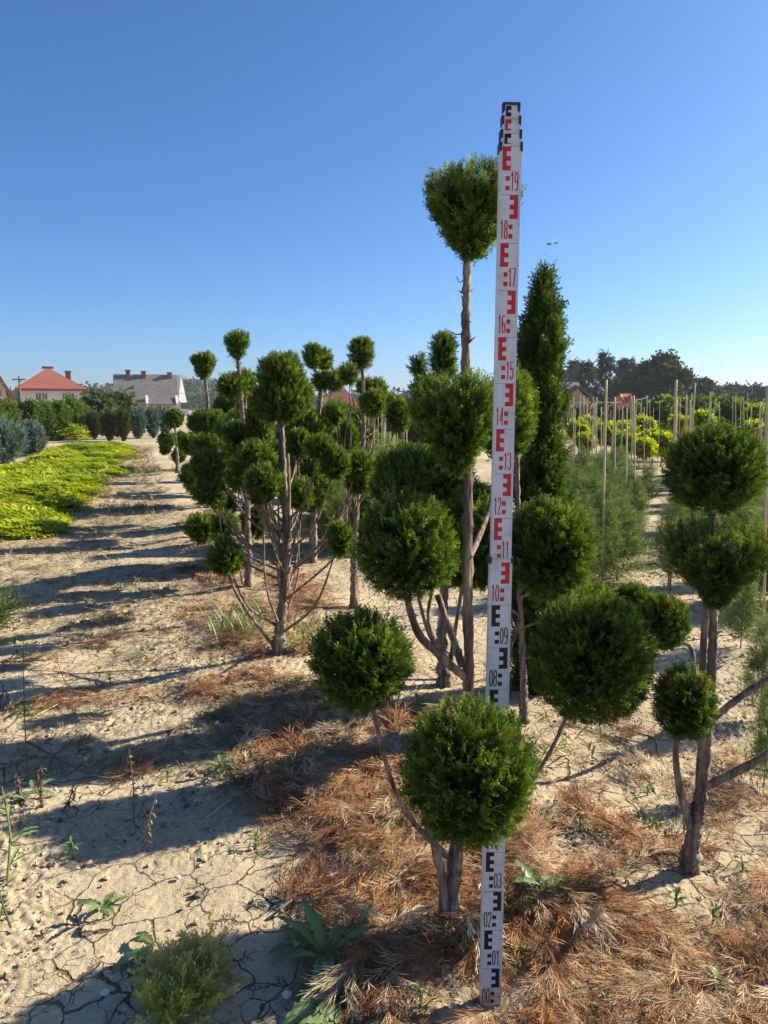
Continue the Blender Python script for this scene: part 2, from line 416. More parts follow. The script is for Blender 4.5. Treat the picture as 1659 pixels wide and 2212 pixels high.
def spline(pts, n=14):
    pts = np.asarray(pts, float); m = len(pts)
    if m == 2: t = np.linspace(0, 1, n)[:, None]; return pts[0] * (1 - t) + pts[1] * t
    q = np.concatenate([[2 * pts[0] - pts[1]], pts, [2 * pts[-1] - pts[-2]]]); o = []
    per = max(2, n // (m - 1))
    for i in range(m - 1):
        for t in np.linspace(0, 1, per, endpoint=False):
            a, b, c_, d = q[i:i + 4]
            o.append(.5 * (2 * b + (c_ - a) * t + (2 * a - 5 * b + 4 * c_ - d) * t * t + (3 * b - a - 3 * c_ + d) * t ** 3))
    o.append(pts[-1]); return np.array(o)
def limb(pts, r0, r1, seg, rng, rough=.1, n=16, flare=0, wob=.0):
    p = spline(pts, n); k = np.linspace(0, 1, len(p))
    rad = r0 + (r1 - r0) * k
    if flare: rad = rad * (1 + flare * np.exp(-k * 10))
    rad = rad * (1 + rough * (rng.random(len(p)) - .5))
    if wob: p[1:-1] += rng.normal(size=(len(p) - 2, 3)) * wob
    mb = MB(); mb.smooth = True; mb.tube(p, rad, seg, (.2, .15, .1), rough * .9, rng); return mb

def topiary(label, base, trunk, r0, balls, stems=(), seed=1, slen=.055, T=T_FINE, pal=GREEN, upb=.70, cat='topiary tree', name='topiary_tree', tr1=.52, dens=1., flare=.9, twigs=0):
    """trunk: list of points; balls: (centre, rx, rz, shape, attach point or None); stems: extra bare limbs (pts, r0, r1)"""
    rng = np.random.default_rng(seed)
    base = np.asarray(base, float)
    root = thing(name, base, label, cat, 'cloud-pruned topiary trees')
    tp = [base - np.array([0, 0, .03])] + [np.asarray(q, float) for q in trunk]
    mt = limb(tp, r0, r0 * tr1, 18, rng, .30, 110, flare)
    st = spline(tp, 60); hh = st[-1, 2] - base[2]
    for q in range(int(10 + 12 * hh)):      # snags left where side shoots were cut off
        a = rng.random() * 6.28; i = rng.integers(4, len(st) - 3); d = np.array([math.cos(a), math.sin(a), rng.uniform(.1, .9)]); l = r0 * rng.uniform(1.0, 2.0)
        mt.tube([st[i], st[i] + d * l * .6, st[i] + d * l], [r0 * .22, r0 * .16, r0 * .07], 5, (.2, .15, .1), .2, rng)
    mt.build('trunk', M['bark'], root, base)
    for q, a, b in stems: limb(q, a, b, 10, rng, .16, 20).build('branch', M['bark'], root, base)
    sp = spline(tp, 60)
    for q in range(twigs):                 # thin bare side branches fanning out low on the trunk
        c = np.asarray(balls[int(rng.integers(0, len(balls)))][0]); a = sp[int(rng.integers(8, 30))]
        if c[2] < a[2] + .1: continue
        v = c - a; mid = a + v * .5 + np.array([v[0] * .2, v[1] * .2, -.06 - .1 * rng.random()]) + rng.normal(size=3) * .03
        limb([a, mid, a + v * rng.uniform(.8, 1)], .0075, .0035, 6, rng, .14, 14).build('branch', M['bark'], root, base)
    for (c, rx, rz, shp, att) in balls:
        c = np.asarray(c, float)
        if att is not None:
            if isinstance(att, (int, float)):
                a = sp[np.argmin(np.abs(sp[:, 2] - att))]
            else: a = np.asarray(att, float)
            v = c - a; mid = a + v * .5 + np.array([v[0] * .10, v[1] * .10, -abs(v[2]) * .10 - .02])
            rb = max(.006, r0 * (.5 if T is T_FINE else .34)) * rng.uniform(.8, 1.1)
            limb([a, mid, c], rb, rb * .55, 8, rng, .14, 14).build('branch', M['bark'], root, base)
        mb = MB()
        n = int(dens * min(7500, 1250 * (rx * rz / .0144) * (.055 / slen) ** 1.5)); n = max(n, 120)
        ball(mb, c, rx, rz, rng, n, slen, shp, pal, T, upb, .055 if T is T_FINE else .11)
        mb.build('foliage_ball', M['cypress'], root, base)
    return root
def B(u, v, Y, ru, rv, shp='ball', att=None):
    c = P(u, v, Y); dep = (Y * CT - (c[2] - CAM_H) * ST)
    return (c, ru / FD * dep, rv / FD * dep, shp, att)

# ------------------------------------------------------------------ the measuring staff
def staff():
    base = P(1058, 2158, 1.63); base[2] = 0.
    root = thing('levelling_staff', (base[0], 1.63, base[2]), 'tall white telescopic measuring staff with red and black E marks and numbers', 'measuring staff')
    root.rotation_euler = (-.027, .006, R(1.0))
    white = noise_mat('staff_white', (.50, .50, .49), (.66, .67, .685), 30, .38, .04, .001, detail=9, c3=(.63, .64, .655))
    n = white.node_tree; L = n.links.new; pr = next(q for q in n.nodes if q.type == 'BSDF_PRINCIPLED'); src = pr.inputs['Base Color'].links[0].from_socket
    tc = N(n, 'ShaderNodeTexCoord'); sx = N(n, 'ShaderNodeSeparateXYZ'); L(tc.outputs['Object'], sx.inputs[0]); no = N(n, 'ShaderNodeTexNoise', Scale=55, Detail=7); L(tc.outputs['Object'], no.inputs['Vector'])
    mr = N(n, 'ShaderNodeMapRange'); mr.inputs[1].default_value = 0; mr.inputs[2].default_value = .22; mr.inputs[3].default_value = .62; mr.inputs[4].default_value = .12; L(sx.outputs['Z'], mr.inputs[0])
    ms = N(n, 'ShaderNodeMath', operation='SUBTRACT'); L(no.outputs['Fac'], ms.inputs[1]); L(mr.outputs[0], ms.inputs[0])
    m2 = N(n, 'ShaderNodeMath', operation='MULTIPLY', use_clamp=True); L(ms.outputs[0], m2.inputs[0]); m2.inputs[1].default_value = 4.0
    mx = N(n, 'ShaderNodeMix', data_type='RGBA'); L(m2.outputs[0], mx.inputs[0]); L(src, mx.inputs[6]); mx.inputs[7].default_value = (.40, .32, .22, 1); L(mx.outputs[2], pr.inputs['Base Color'])
    blk = noise_mat('staff_black', (.012, .013, .018), (.022, .023, .028), 60, .4, .05, .001)
    redm = noise_mat('staff_red', (.50, .022, .030), (.58, .032, .038), 60, .4, .05, .001)
    dkred = noise_mat('staff_number_red', (.40, .012, .035), (.46, .02, .045), 60, .4, .05, .001)
    plast = noise_mat('staff_cap_plastic', (.03, .032, .038), (.05, .052, .06), 90, .55, .2, .001)
    W = [.0505, .0462, .0420, .0378, .0336]; D = [.028, .0235, .019, .0145, .010]
    top = [1.106, 2.004, 2.030, 2.059, 2.086]; bot = [0., .2, 1.0, 1.0, 1.0]
    secs = []
    for k in range(5):
        w_, d_ = W[k] / 2, D[k] / 2
        mb = MB(); b = .0022
        # aluminium extrusion: bevelled rectangle
        prof = [(-w_ + b, -d_), (w_ - b, -d_), (w_, -d_ + b), (w_, d_ - b), (w_ - b, d_), (-w_ + b, d_), (-w_, d_ - b), (-w_, -d_ + b)]
        V = [(x, y, bot[k]) for x, y in prof] + [(x, y, top[k]) for x, y in prof]
        F = [np.array([[i, (i + 1) % 8, 8 + (i + 1) % 8, 8 + i] for i in range(8)]), np.array([[7, 6, 5, 4, 3, 2, 1, 0], [8, 9, 10, 11, 12, 13, 14, 15]])]
        mb.add(V, F); s = mb.build('section', white, root); secs.append(s)
        # edge rails: two slim raised ribs along the front face
        mr = MB()
        for sg in (-1, 1):
            x = sg * (w_ - .0016)
            mr.box((x - .0013, -d_ - .0012, bot[k] + .0005), (x + .0013, -d_ + .0006, top[k] - .0005))
        mr.build('edge_rail', white, s)
        # plastic end collar at the upper end of the section
        mc = MB(); hh = .018 if k else .014
        for sg in (-1, 1):
            x = sg * w_
            lo, hi = (x - .0012, x + .0022) if sg > 0 else (x - .0022, x + .0012)
            mc.box((lo, -d_ - .0016, top[k] - hh + .004), (hi, d_ + .0016, top[k] + .005))
            fx = sg * (w_ - .0035)
            mc.box((min(fx, sg * (w_ - .0013)), -d_ - .0021, top[k] - hh + .005), (max(fx, sg * (w_ - .0013)), -d_ - .0004, top[k] + .0045))
        mc.box((-w_ - .0012, d_ + .0003, top[k] - hh + .0045), (w_ + .0012, d_ + .0026, top[k] + .0046))
        if k == 4: mc.box((-w_ - .0011, -d_ - .0019, top[k] + .0005), (w_ + .0011, d_ + .0019, top[k] + .0053))
        mc.build('end_collar', plast, s)
    # ---- printed marks
    def yface(z): return -(D[0] if z < 1.1 else D[1]) / 2 - .0004
    marks = {'b': MB(), 'r': MB(), 'nb': MB(), 'nr': MB(), 'ln': MB()}
    def rect(key, x0, x1, z0, z1, y):
        marks[key].poly([(x0, y, z0), (x1, y, z0), (x1, y, z1), (x0, y, z1)])
    def strip(key, pts, wd, y, closed=False):
        p = np.array(pts, float); n = len(p); L = []; Rr = []
        for i in range(n):
            if closed: t = p[(i + 1) % n] - p[i - 1]
            else: t = p[min(i + 1, n - 1)] - p[max(i - 1, 0)]
            t /= np.linalg.norm(t) + 1e-9; nn = np.array([-t[1], t[0]]) * wd / 2
            L.append(p[i] + nn); Rr.append(p[i] - nn)
        V = [(a[0], y, a[1]) for a in L] + [(a[0], y, a[1]) for a in Rr]
        m = n if closed else n - 1
        marks[key].add(V, np.array([[n + i, n + (i + 1) % n, (i + 1) % n, i] for i in range(m)]))
    def ell(cx, cy, rx, ry, a0, a1, n=14):
        return [(cx + rx * math.cos(a), cy + ry * math.sin(a)) for a in np.linspace(R(a0), R(a1), n)]
    def stad(cx, z0, z1, rx, n=8):       # narrow rounded loop
        r = min(rx * 1.5, (z1 - z0) * .46)
        return [(cx + rx * math.cos(a), z1 - r + r * math.sin(a)) for a in np.linspace(0, math.pi, n)] + \
               [(cx + rx * math.cos(a), z0 + r + r * math.sin(a)) for a in np.linspace(math.pi, 2 * math.pi, n)]
    def digit(d, key, x, z, w_, h, y):
        t = .0023; X = lambda q: [(x + a * w_, z + b * h) for a, b in q]
        S = lambda q, cl=False, dy=0.: strip(key, X(q), t, y - dy, cl)
        hx = .40
        if d == '0': S(stad(.5, .02, .98, hx), True)
        if d == '1': S([(.55, 0), (.55, .5), (.55, 1)]); S([(.53, .97), (.30, .80), (.22, .78)], False, .00012)
        if d == '2': S(ell(.5, .72, hx, .26, 175, -35) + [(.45, .28), (.12, .03)]); S([(.08, .025), (.5, .025), (.92, .025)], False, .00012)
        if d == '3': S(ell(.48, .75, hx, .23, 165, -80)); S(ell(.48, .27, hx + .02, .25, 88, -165), False, .00012)
        if d == '4': S([(.72, 0), (.72, .5), (.72, 1)]); S([(.70, .97), (.4, .6), (.08, .28)], False, .00012); S([(.06, .27), (.5, .27), (.95, .27)], False, .00024)
        if d == '5': S([(.88, .975), (.5, .975), (.18, .975)]); S([(.18, .97), (.16, .75), (.15, .55)], False, .00012); S(ell(.48, .33, hx, .31, 140, -160), False, .00024)
        if d == '6': S(stad(.5, .02, .58, hx), True); S(ell(.5, .68, hx, .30, 50, 180) + [(.1, .5), (.1, .3)], False, .00012)
        if d == '7': S([(.08, .975), (.5, .975), (.90, .975)]); S([(.88, .96), (.62, .5), (.42, 0)], False, .00012)
        if d == '8': S(stad(.5, .50, .98, hx - .04), True); S(stad(.5, .02, .52, hx), True, .00012)
        if d == '9': S(stad(.5, .42, .98, hx), True); S(ell(.5, .32, hx, .30, -130, 0) + [(.9, .5), (.9, .7)], False, .00012)
    for k in range(20):
        z0 = k * .1
        red = k >= 10; kc = 'r' if red else 'b'; kn = 'nr' if red else 'nb'
        y = yface(z0 + .05); w_ = W[0] if k < 11 else W[1]
        x0 = -w_ / 2; fx = lambda q: x0 + q * w_
        if k % 2: Es, Ee, sq, nu = fx(.115), fx(.50), (fx(.285), fx(.475)), fx(.515)
        else: Es, Ee, sq, nu = fx(.885), fx(.50), (fx(.475), fx(.66)), fx(.075)
        u = .0098; sp = Es + (Ee - Es) * .5
        lo, hi = min(Es, sp), max(Es, sp); l2, h2 = min(sp, Ee), max(sp, Ee)
        zt = z0 + .0993
        rect(kc, lo, hi, zt - 5 * u, zt, y)
        for q in (0, 2, 4): rect(kc, l2, h2, zt - (q + 1) * u, zt - q * u, y)
        for q in (.0292, .0095): rect(kc, sq[0], sq[1], z0 + q, z0 + q + .0095, y)
        dw = w_ * .178
        for i, ch in enumerate(f'{k:02d}'): digit(ch, kn, nu + i * dw * 1.06, z0 + .0085, dw * .92, .0395, y)
        for key, nm, mt in ((kc, 'red_mark' if red else 'black_mark', redm if red else blk), (kn, 'red_numeral' if red else 'black_numeral', dkred if red else blk)):
            marks[key].build(nm, mt, secs[0 if k < 11 else 1]); marks[key] = MB()
        if k: rect('ln', fx(.06), fx(.94), z0 - .0004, z0 + .0003, y - .00015)
    w_ = W[1]; rect('ln', -.0018, w_ * .44, 1.9996, 2.0003, yface(1.9) - .00015)
    for key, kc, k, zz in (('b', 0, 2, (2.0055, 2.026)), ('r', 0, 3, (2.0335, 2.0560)), ('b', 0, 4, (2.0625, 2.0840))):
        y = -D[k] / 2 - .0004; x0 = -W[k] / 2; a, b = x0 + W[k] * .16, x0 + W[k] * .31; c = x0 + W[k] * .5
        rect(key, a, b, zz[0], zz[1], y)
        rect(key, b, c, zz[1] - .0085, zz[1], y)
        rect(key, b, c, zz[0], zz[0] + (.0015 if k == 2 else .0035 if k == 3 else .0085), y)
        rect('ln', b, W[k] * .44, zz[1] + .0006, zz[1] + .0012, y)
        marks[key].build('red_mark' if key == 'r' else 'black_mark', redm if key == 'r' else blk, secs[k]); marks[key] = MB()
    for key, nm, mt in (('ln', 'graduation_line', blk),):
        marks[key].build(nm, mt, root)
    return root
staff()

# ------------------------------------------------------------------ topiary trees, near to far
bA = GG(972, 2015)
topiary('tall topiary tree directly behind the measuring staff, tufted ball high against the sky', bA,
    [P(978, 1900, 1.88), P(1003, 1700, 1.90), P(1012, 1480, 1.91), P(1010, 1250, 1.92), P(1011, 1050, 1.92), P(1006, 850, 1.92), P(1006, 700, 1.92), P(1009, 580, 1.92), P(1012, 500, 1.92)], .0160,
    [B(1018, 462, 1.92, 104, 98, 'cone'),
     B(985, 915, 1.90, 100, 112, 'cone'),
     B(1090, 905, 2.25, 62, 92, 'ball', 1.05),
     B(880, 1182, 1.84, 108, 118, 'ball', P(1000, 1465, 1.91)),
     B(780, 1425, 1.70, 110, 106, 'ball', P(965, 1850, 1.86)),
     B(1010, 1672, 1.43, 142, 150, 'ball', P(975, 1900, 1.87)),
     B(1278, 1420, 2.15, 130, 136, 'ball', P(985, 1850, 1.88))],
    stems=[([P(1004, 1462, 1.90), P(960, 1425, 1.88), P(905, 1370, 1.86), P(878, 1290, 1.85)], .012, .009),
           ([P(1000, 1440, 1.92), P(975, 1370, 1.96), P(945, 1285, 2.0)], .012, .009),
           ([P(960, 1985, 1.86), P(955, 1900, 1.85), P(940, 1830, 1.83), P(925, 1780, 1.80)], .015, .010),
           ([P(1006, 600, 1.92), P(994, 610, 1.90), P(986, 597, 1.9)], .002, .001),
           ([P(1002, 720, 1.92), P(985, 722, 1.90), P(965, 712, 1.9)], .002, .001)],
    seed=11, slen=.045)
bB = GG(1487, 1880)
topiary('dark topiary tree at the right edge with two big balls and a curved foot', bB,
    [P(1500, 1790, 2.13), P(1518, 1690, 2.14), P(1530, 1560, 2.15), P(1540, 1400, 2.15), P(1541, 1250, 2.15), P(1536, 1110, 2.15)], .019,
    [B(1545, 1012, 2.15, 104, 96, 'ball'),
     B(1550, 1218, 2.12, 108, 94, 'cone'),
     B(1476, 1520, 2.08, 62, 78, 'ball', None)],
    stems=[([P(1497, 1800, 2.13), P(1472, 1720, 2.11), P(1460, 1640, 2.09), P(1462, 1560, 2.08)], .013, .008),
           ([P(1520, 1700, 2.14), P(1580, 1672, 2.1), P(1640, 1640, 2.06), P(1700, 1600, 2.02)], .014, .010),
           ([P(1532, 1560, 2.15), P(1580, 1520, 2.16), P(1650, 1470, 2.18), P(1700, 1440, 2.2)], .012, .008),
           ([P(1510, 1740, 2.15), P(1517, 1600, 2.2), P(1520, 1400, 2.22), P(1528, 1290, 2.2)], .015, .010)],
    seed=12, slen=.047, pal=DEEP)
topiary('small round topiary ball on a pale stem, left of the dark right tree', GG(1508, 1545),
    [P(1498, 1450, 3.02), P(1492, 1400, 3.02), P(1450, 1375, 3.0)], .012,
    [B(1432, 1342, 2.9, 55, 60, 'ball', None), B(1370, 1300, 3.2, 42, 40, 'ball', None)], seed=13, slen=.05, pal=DEEP)
def zb(x, y, rx, ry, Y, att=None, shp='ball'): return B(367.6 + .5896 * x, 713.3 + .5896 * y, Y, rx * .56, ry * .56, shp, att)
def zp(x, y, Y): return P(367.6 + .5896 * x, 713.3 + .5896 * y, Y)
bC = GG(600, 1412)
YC = bC[1]
topiary('many-branched topiary tree with one large ball on a straight trunk beside the path', bC,
    [P(607, 1340, YC), P(617, 1240, YC), P(618, 1150, YC), P(612, 1020, YC), P(608, 930, YC), P(606, 860, YC)], .026,
    [zb(405, 165, 88, 82, YC), zb(400, 262, 112, 80, YC), zb(470, 235, 55, 60, YC + .1),
     zb(140, 500, 68, 62, YC - .1, zp(400, 870, YC)), zb(150, 425, 74, 44, YC + .2, zp(408, 790, YC)), zb(150, 595, 66, 52, YC - .15, zp(395, 850, YC)), zb(70, 530, 36, 36, YC + .1, zp(180, 560, YC - .05)),
     zb(340, 555, 66, 62, YC - .3, zp(405, 790, YC)), zb(310, 455, 66, 46, YC - .2, zp(410, 740, YC)), zb(330, 600, 48, 40, YC - .2, zp(400, 800, YC)), zb(270, 500, 40, 46, YC - .1, zp(405, 760, YC)),
     zb(205, 835, 66, 70, YC - .25, zp(385, 1080, YC)), zb(200, 720, 48, 60, YC + .25, zp(400, 880, YC)),
     zb(550, 430, 52, 42, YC - .1, zp(430, 700, YC)), zb(605, 490, 54, 62, YC - .1, zp(425, 820, YC)), zb(690, 500, 58, 58, YC + .1, zp(450, 870, YC)), zb(690, 560, 48, 40, YC + .15, zp(450, 880, YC)),
     zb(622, 765, 44, 66, YC - .3, zp(410, 1110, YC)), zb(250, 400, 62, 66, YC + .4, zp(412, 700, YC)), zb(330, 330, 52, 60, YC + .35, zp(408, 600, YC)), zb(470, 420, 48, 60, YC + .3, zp(415, 600, YC)), zb(480, 600, 46, 60, YC + .2, zp(418, 760, YC))],
    stems=[([P(590, 1395, YC), P(555, 1350, YC - .1), P(515, 1290, YC - .2), P(492, 1240, YC - .25)], .010, .007),
           ([P(622, 1160, YC + .05), P(624, 1060, YC + .06), P(622, 980, YC + .07)], .012, .009), ([zp(408, 1000, YC), zp(395, 880, YC - .05), zp(385, 780, YC - .1), zp(345, 640, YC - .25)], .009, .006)],
    seed=14, slen=.068, T=T_MID, dens=1.35, twigs=14)
bD = GG(538, 1268); Y1 = bD[1]
topiary('slim topiary tree behind the many-branched one, small lone ball high in the sky', bD,
    [P(536, 1180, Y1), P(533, 1050, Y1), P(524, 920, Y1), P(520, 850, Y1), P(515, 790, Y1), P(511, 755, Y1)], .022,
    [zb(245, 58, 44, 52, Y1, None, 'cone'), zb(225, 205, 52, 44, Y1), zb(270, 190, 44, 44, Y1 + .1), zb(115, 725, 58, 58, Y1 - .2, P(536, 1220, Y1)), zb(95, 560, 44, 40, Y1, P(536, 1160, Y1)),
     zb(300, 300, 56, 60, Y1 + .3, P(528, 980, Y1)), zb(370, 530, 70, 80, Y1 + .4, P(534, 1100, Y1)), zb(315, 690, 60, 76, Y1 + .2, P(536, 1190, Y1)), zb(200, 640, 44, 50, Y1 + .3, P(536, 1180, Y1)), zb(250, 520, 44, 60, Y1 + .2, P(534, 1100, Y1))],
    stems=[([P(527, 1000, Y1), P(529, 900, Y1 + .05), P(532, 840, Y1 + .1)], .014, .010)], seed=15, slen=.085, T=T_MID, dens=1.3, twigs=8)
bF = GG(676, 1215); YF = bF[1]
topiary('topiary tree with a double-tipped top, left of the dull red roof', bF,
    [P(678, 1130, YF), P(682, 1000, YF), P(690, 900, YF), P(692, 830, YF), P(676, 790, YF)], .028,
    [zb(522, 85, 30, 52, YF, None, 'drop'), zb(562, 108, 30, 42, YF + .1, 1.5), zb(600, 185, 44, 38, YF - .1, 1.4), zb(555, 185, 34, 36, YF - .1, 1.35), zb(500, 375, 92, 100, YF), zb(510, 540, 96, 130, YF), zb(450, 310, 60, 60, YF, 1.0), zb(570, 330, 44, 46, YF, 1.1),
     zb(440, 500, 60, 80, YF + .2, .8), zb(560, 450, 56, 60, YF + .2, .9), zb(610, 300, 32, 42, YF - .2, 1.2)],
    stems=[([zp(520, 900, YF), zp(515, 800, YF + .05), zp(530, 700, YF + .1)], .016, .012), ([zp(524, 850, YF), zp(560, 760, YF), zp(600, 680, YF)], .010, .006)],
    seed=16, slen=.090, T=T_MID, dens=1.3, twigs=8)
bE = GG(766, 1312); YE = bE[1]
topiary('airy topiary tree with a narrow upright tuft on top right of the red roof', bE,
    [P(765, 1200, YE), P(772, 1080, YE), P(783, 970, YE), P(785, 880, YE), P(784, 820, YE), P(781, 790, YE)], .020,
    [zb(702, 72, 38, 64, YE, None, 'drop'), zb(655, 158, 32, 38, YE - .2, 1.30), zb(743, 268, 46, 48, YE - .15, 1.1), zb(715, 205, 34, 28, YE + .1, 1.3), zb(762, 215, 26, 36, YE + .1, 1.25),
     zb(655, 385, 30, 54, YE + .2, 1.0), zb(835, 315, 44, 64, YE, .75), zb(605, 305, 36, 40, YE + .3, 1.0), zb(690, 470, 48, 50, YE + .3, .8), zb(800, 260, 26, 30, YE + .2, 1.2)],
    stems=[([P(766, 1050, YE), P(742, 1110, YE - .1), P(712, 1150, YE - .2)], .009, .005)],
    seed=17, slen=.075, T=T_MID, dens=1.5, twigs=8)
b5 = P(440, 1150, 9.0); b5[2] = 0; Y5 = 10.5; b5 = np.array([P(452, 1000, Y5)[0], Y5, gz(P(452, 1000, Y5)[0], Y5)])
topiary('leftmost topiary tree of the row showing a round ball on a long leaning stem', b5,
    [P(452, 960, Y5), P(450, 900, Y5), P(447, 850, Y5), P(441, 800, Y5)], .032,
    [B(440, 792, Y5, 23, 27, 'cone'), B(448, 912, Y5, 40, 26, 'ball'), B(425, 960, Y5 - .3, 34, 22, 'ball', .5), B(480, 940, Y5 + .4, 40, 40, 'ball', .4),
     B(470, 905, Y5 + .8, 26, 22, 'ball', .6), B(500, 880, Y5 + .8, 34, 36, 'ball', .6), B(470, 1005, Y5, 40, 30, 'ball', .2)],
    seed=18, slen=.12, T=T_MID, dens=2.2)
b6 = GG(384, 1022); Y6 = b6[1]
topiary('little topiary tree by the path with four small balls on thin stems', b6,
    [P(383, 990, Y6), P(380, 950, Y6), P(377, 915, Y6)], .035,
    [B(375, 904, Y6, 17, 16, 'ball'), B(361, 950, Y6 - .1, 15, 13, 'ball', .55), B(390, 948, Y6 + .3, 9, 12, 'ball', .6), B(357, 970, Y6, 8, 8, 'ball', .25), B(386, 985, Y6 + .2, 10, 12, 'ball', .3)],
    seed=19, slen=.16, T=T_FAR, dens=5)
bG = GG(962, 1480); YG = bG[1]
topiary('broad topiary tree behind the tall one with two small upright tufts', bG,
    [P(955, 1380, YG), P(960, 1250, YG), P(962, 1100, YG), P(962, 950, YG), P(960, 830, YG)], .026,
    [B(958, 745, YG, 22, 36, 'drop', None), B(958, 790, YG, 24, 40, 'ball'), B(905, 792, YG - .1, 17, 22, 'ball', 1.3), B(915, 840, YG + .1, 26, 30, 'ball', 1.2),
     B(890, 1010, YG - .1, 78, 46, 'ball', .9), B(860, 1050, YG - .2, 60, 44, 'ball', .8), B(960, 1030, YG, 66, 70, 'ball'), B(1030, 1130, YG - .2, 66, 90, 'ball', .6), B(1010, 1215, YG + .1, 52, 62, 'ball', .5)],
    stems=[([P(975, 1470, YG + .1), P(940, 1390, YG + .15), P(925, 1330, YG + .2), P(940, 1250, YG + .2)], .016, .010),
           ([P(968, 1465, YG + .05), P(985, 1350, YG), P(1000, 1260, YG)], .013, .009)],
    seed=20, slen=.070, T=T_MID, dens=1.2)
bH = GG(1132, 1562); YH = bH[1]
topiary('light green topiary tree half hidden by the measuring staff, on a bare thin foot', bH,
    [P(1131, 1480, YH), P(1128, 1400, YH), P(1122, 1250, YH), P(1118, 1050, YH), P(1115, 900, YH)], .016,
    [B(1112, 880, YH - .1, 48, 80, 'ball'), B(1188, 1188, YH - .2, 92, 114, 'ball', .6), B(1045, 1180, 3.12, 56, 92, 'ball', .5), B(1205, 1275, YH, 62, 54, 'ball', .45), B(1270, 1300, YH + .1, 60, 36, 'ball', .3)],
    stems=[([P(1080, 1450, YH - .2), P(1105, 1390, YH - .1), P(1124, 1330, YH)], .010, .008)], seed=21, slen=.062, dens=1.1)

# ------------------------------------------------------------------ column conifer behind the staff
def column(name, label, cat, base, h, prof, seed, slen, n, pal, T, tr=.03, group=None, upb=1.6, lean=(0, 0), mat='cypress'):
    rng = np.random.default_rng(seed); base = np.asarray(base, float)
    root = thing(name, base, label, cat, group)
    limb([base - (0, 0, .03), base + (lean[0] * .4, lean[1] * .4, h * .4), base + (lean[0] * .85, lean[1] * .85, h * .85)], tr, tr * .3, 8, rng, .15, 14, .3).build('trunk', M['bark'], root, base)
    mb = MB(); pr = np.array(prof); lp = Lump(rng, 3.5, 9)
    t = rng.random(n * 3); rr = np.interp(t, pr[:, 0], pr[:, 1]); keep = rng.random(n * 3) < (rr + .01) / (pr[:, 1].max() + .01)
    t = t[keep][:n]; rr = rr[keep][:n]; n = len(t)
    a = rng.random(n) * 2 * np.pi
    q = np.stack([np.cos(a), np.sin(a), t * h * 2.2], 1)
    k = (1 - .45 * rng.random(n) ** 1.5) * (1 + .75 * lp(q * np.array([1, 1, 1.7])))
    ax = base + np.outer(t, [lean[0], lean[1], h])
    out = np.stack([np.cos(a), np.sin(a), np.zeros(n)], 1)
    p = ax + out * (rr * k)[:, None]
    d = out + np.array([0, 0, upb]) + rng.normal(size=(n, 3)) * .35
    d /= np.linalg.norm(d, axis=1, keepdims=True)
    L = slen * rng.uniform(.6, 1.3, n)
    b = rng.random((n, 1)) ** 1.5
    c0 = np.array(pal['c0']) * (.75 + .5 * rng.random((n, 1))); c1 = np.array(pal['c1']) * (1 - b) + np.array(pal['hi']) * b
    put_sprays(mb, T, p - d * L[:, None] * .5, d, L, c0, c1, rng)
    ts = np.linspace(pr[0, 0], .93, 9)
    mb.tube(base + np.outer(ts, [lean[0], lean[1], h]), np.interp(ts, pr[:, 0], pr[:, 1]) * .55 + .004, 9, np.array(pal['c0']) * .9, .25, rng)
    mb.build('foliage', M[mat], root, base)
    return root
YK = 3.75; bK = np.array([P(1162, 1300, YK)[0], YK, gz(P(1180, 1300, YK)[0], YK)])
hK = P(1165, 572, YK)[2]
column('column_conifer', 'tall dark column-shaped conifer rising right of the measuring staff', 'conifer', bK, hK,
       [(0.12, .10), (.25, .14), (.42, .14), (.52, .115), (.57, .08), (.64, .10), (.72, .095), (.80, .105), (.88, .085), (.94, .05), (1, .012)], 31, .12, 4300, DEEP, T_FINE, .035, lean=(-.02, 0))

# more trees of the same row, running away from the camera
for i, (Y, off, hh, sd) in enumerate(((8.3, .45, 1.35, 41), (9.4, .75, 1.5, 42), (12.5, .9, 1.35, 43), (14.6, 1.2, 1.4, 44), (17.5, 1.4, 1.4, 45), (8.0, 1.6, 1.4, 46), (11.2, 1.6, 1.5, 47))):
    x = row_x(Y) + off; b = np.array([x, Y, gz(x, Y)]); rg = np.random.default_rng(sd)
    bl = []
    for j in range(9):
        a = rg.random() * 6.28; z = hh * (.32 + .075 * j); rad = (.55 - .4 * j / 9) * rg.uniform(.8, 1.1)
        rr = rg.uniform(.11, .165) * (1 - .03 * j)
        bl.append((b + (math.cos(a) * rad, math.sin(a) * rad, z), rr, rr * .85, 'ball', float(max(.2, z - .35))))
    bl.append((b + (0, 0, hh - .15), .17, .18, 'cone', None))
    lab = ['dense bushy topiary tree in the middle of the row, behind the slim ones', 'bushy topiary tree far along the row with a rounded top',
           'topiary tree farther down the row beside the little four-ball tree', 'distant topiary tree in the row near the blue shrubs', 'farthest topiary tree at the end of the row',
           'bushy topiary tree in front of the red-roofed house behind the row', 'bushy topiary tree at the back, below the double-tipped one'][i]
    topiary(lab, b, [b + (0, 0, hh * .4), b + (.02, 0, hh * .8)], .04, bl, seed=sd + 100, slen=.15, T=T_MID if Y < 10 else T_FAR, dens=2.6 if Y < 10 else 3.5)

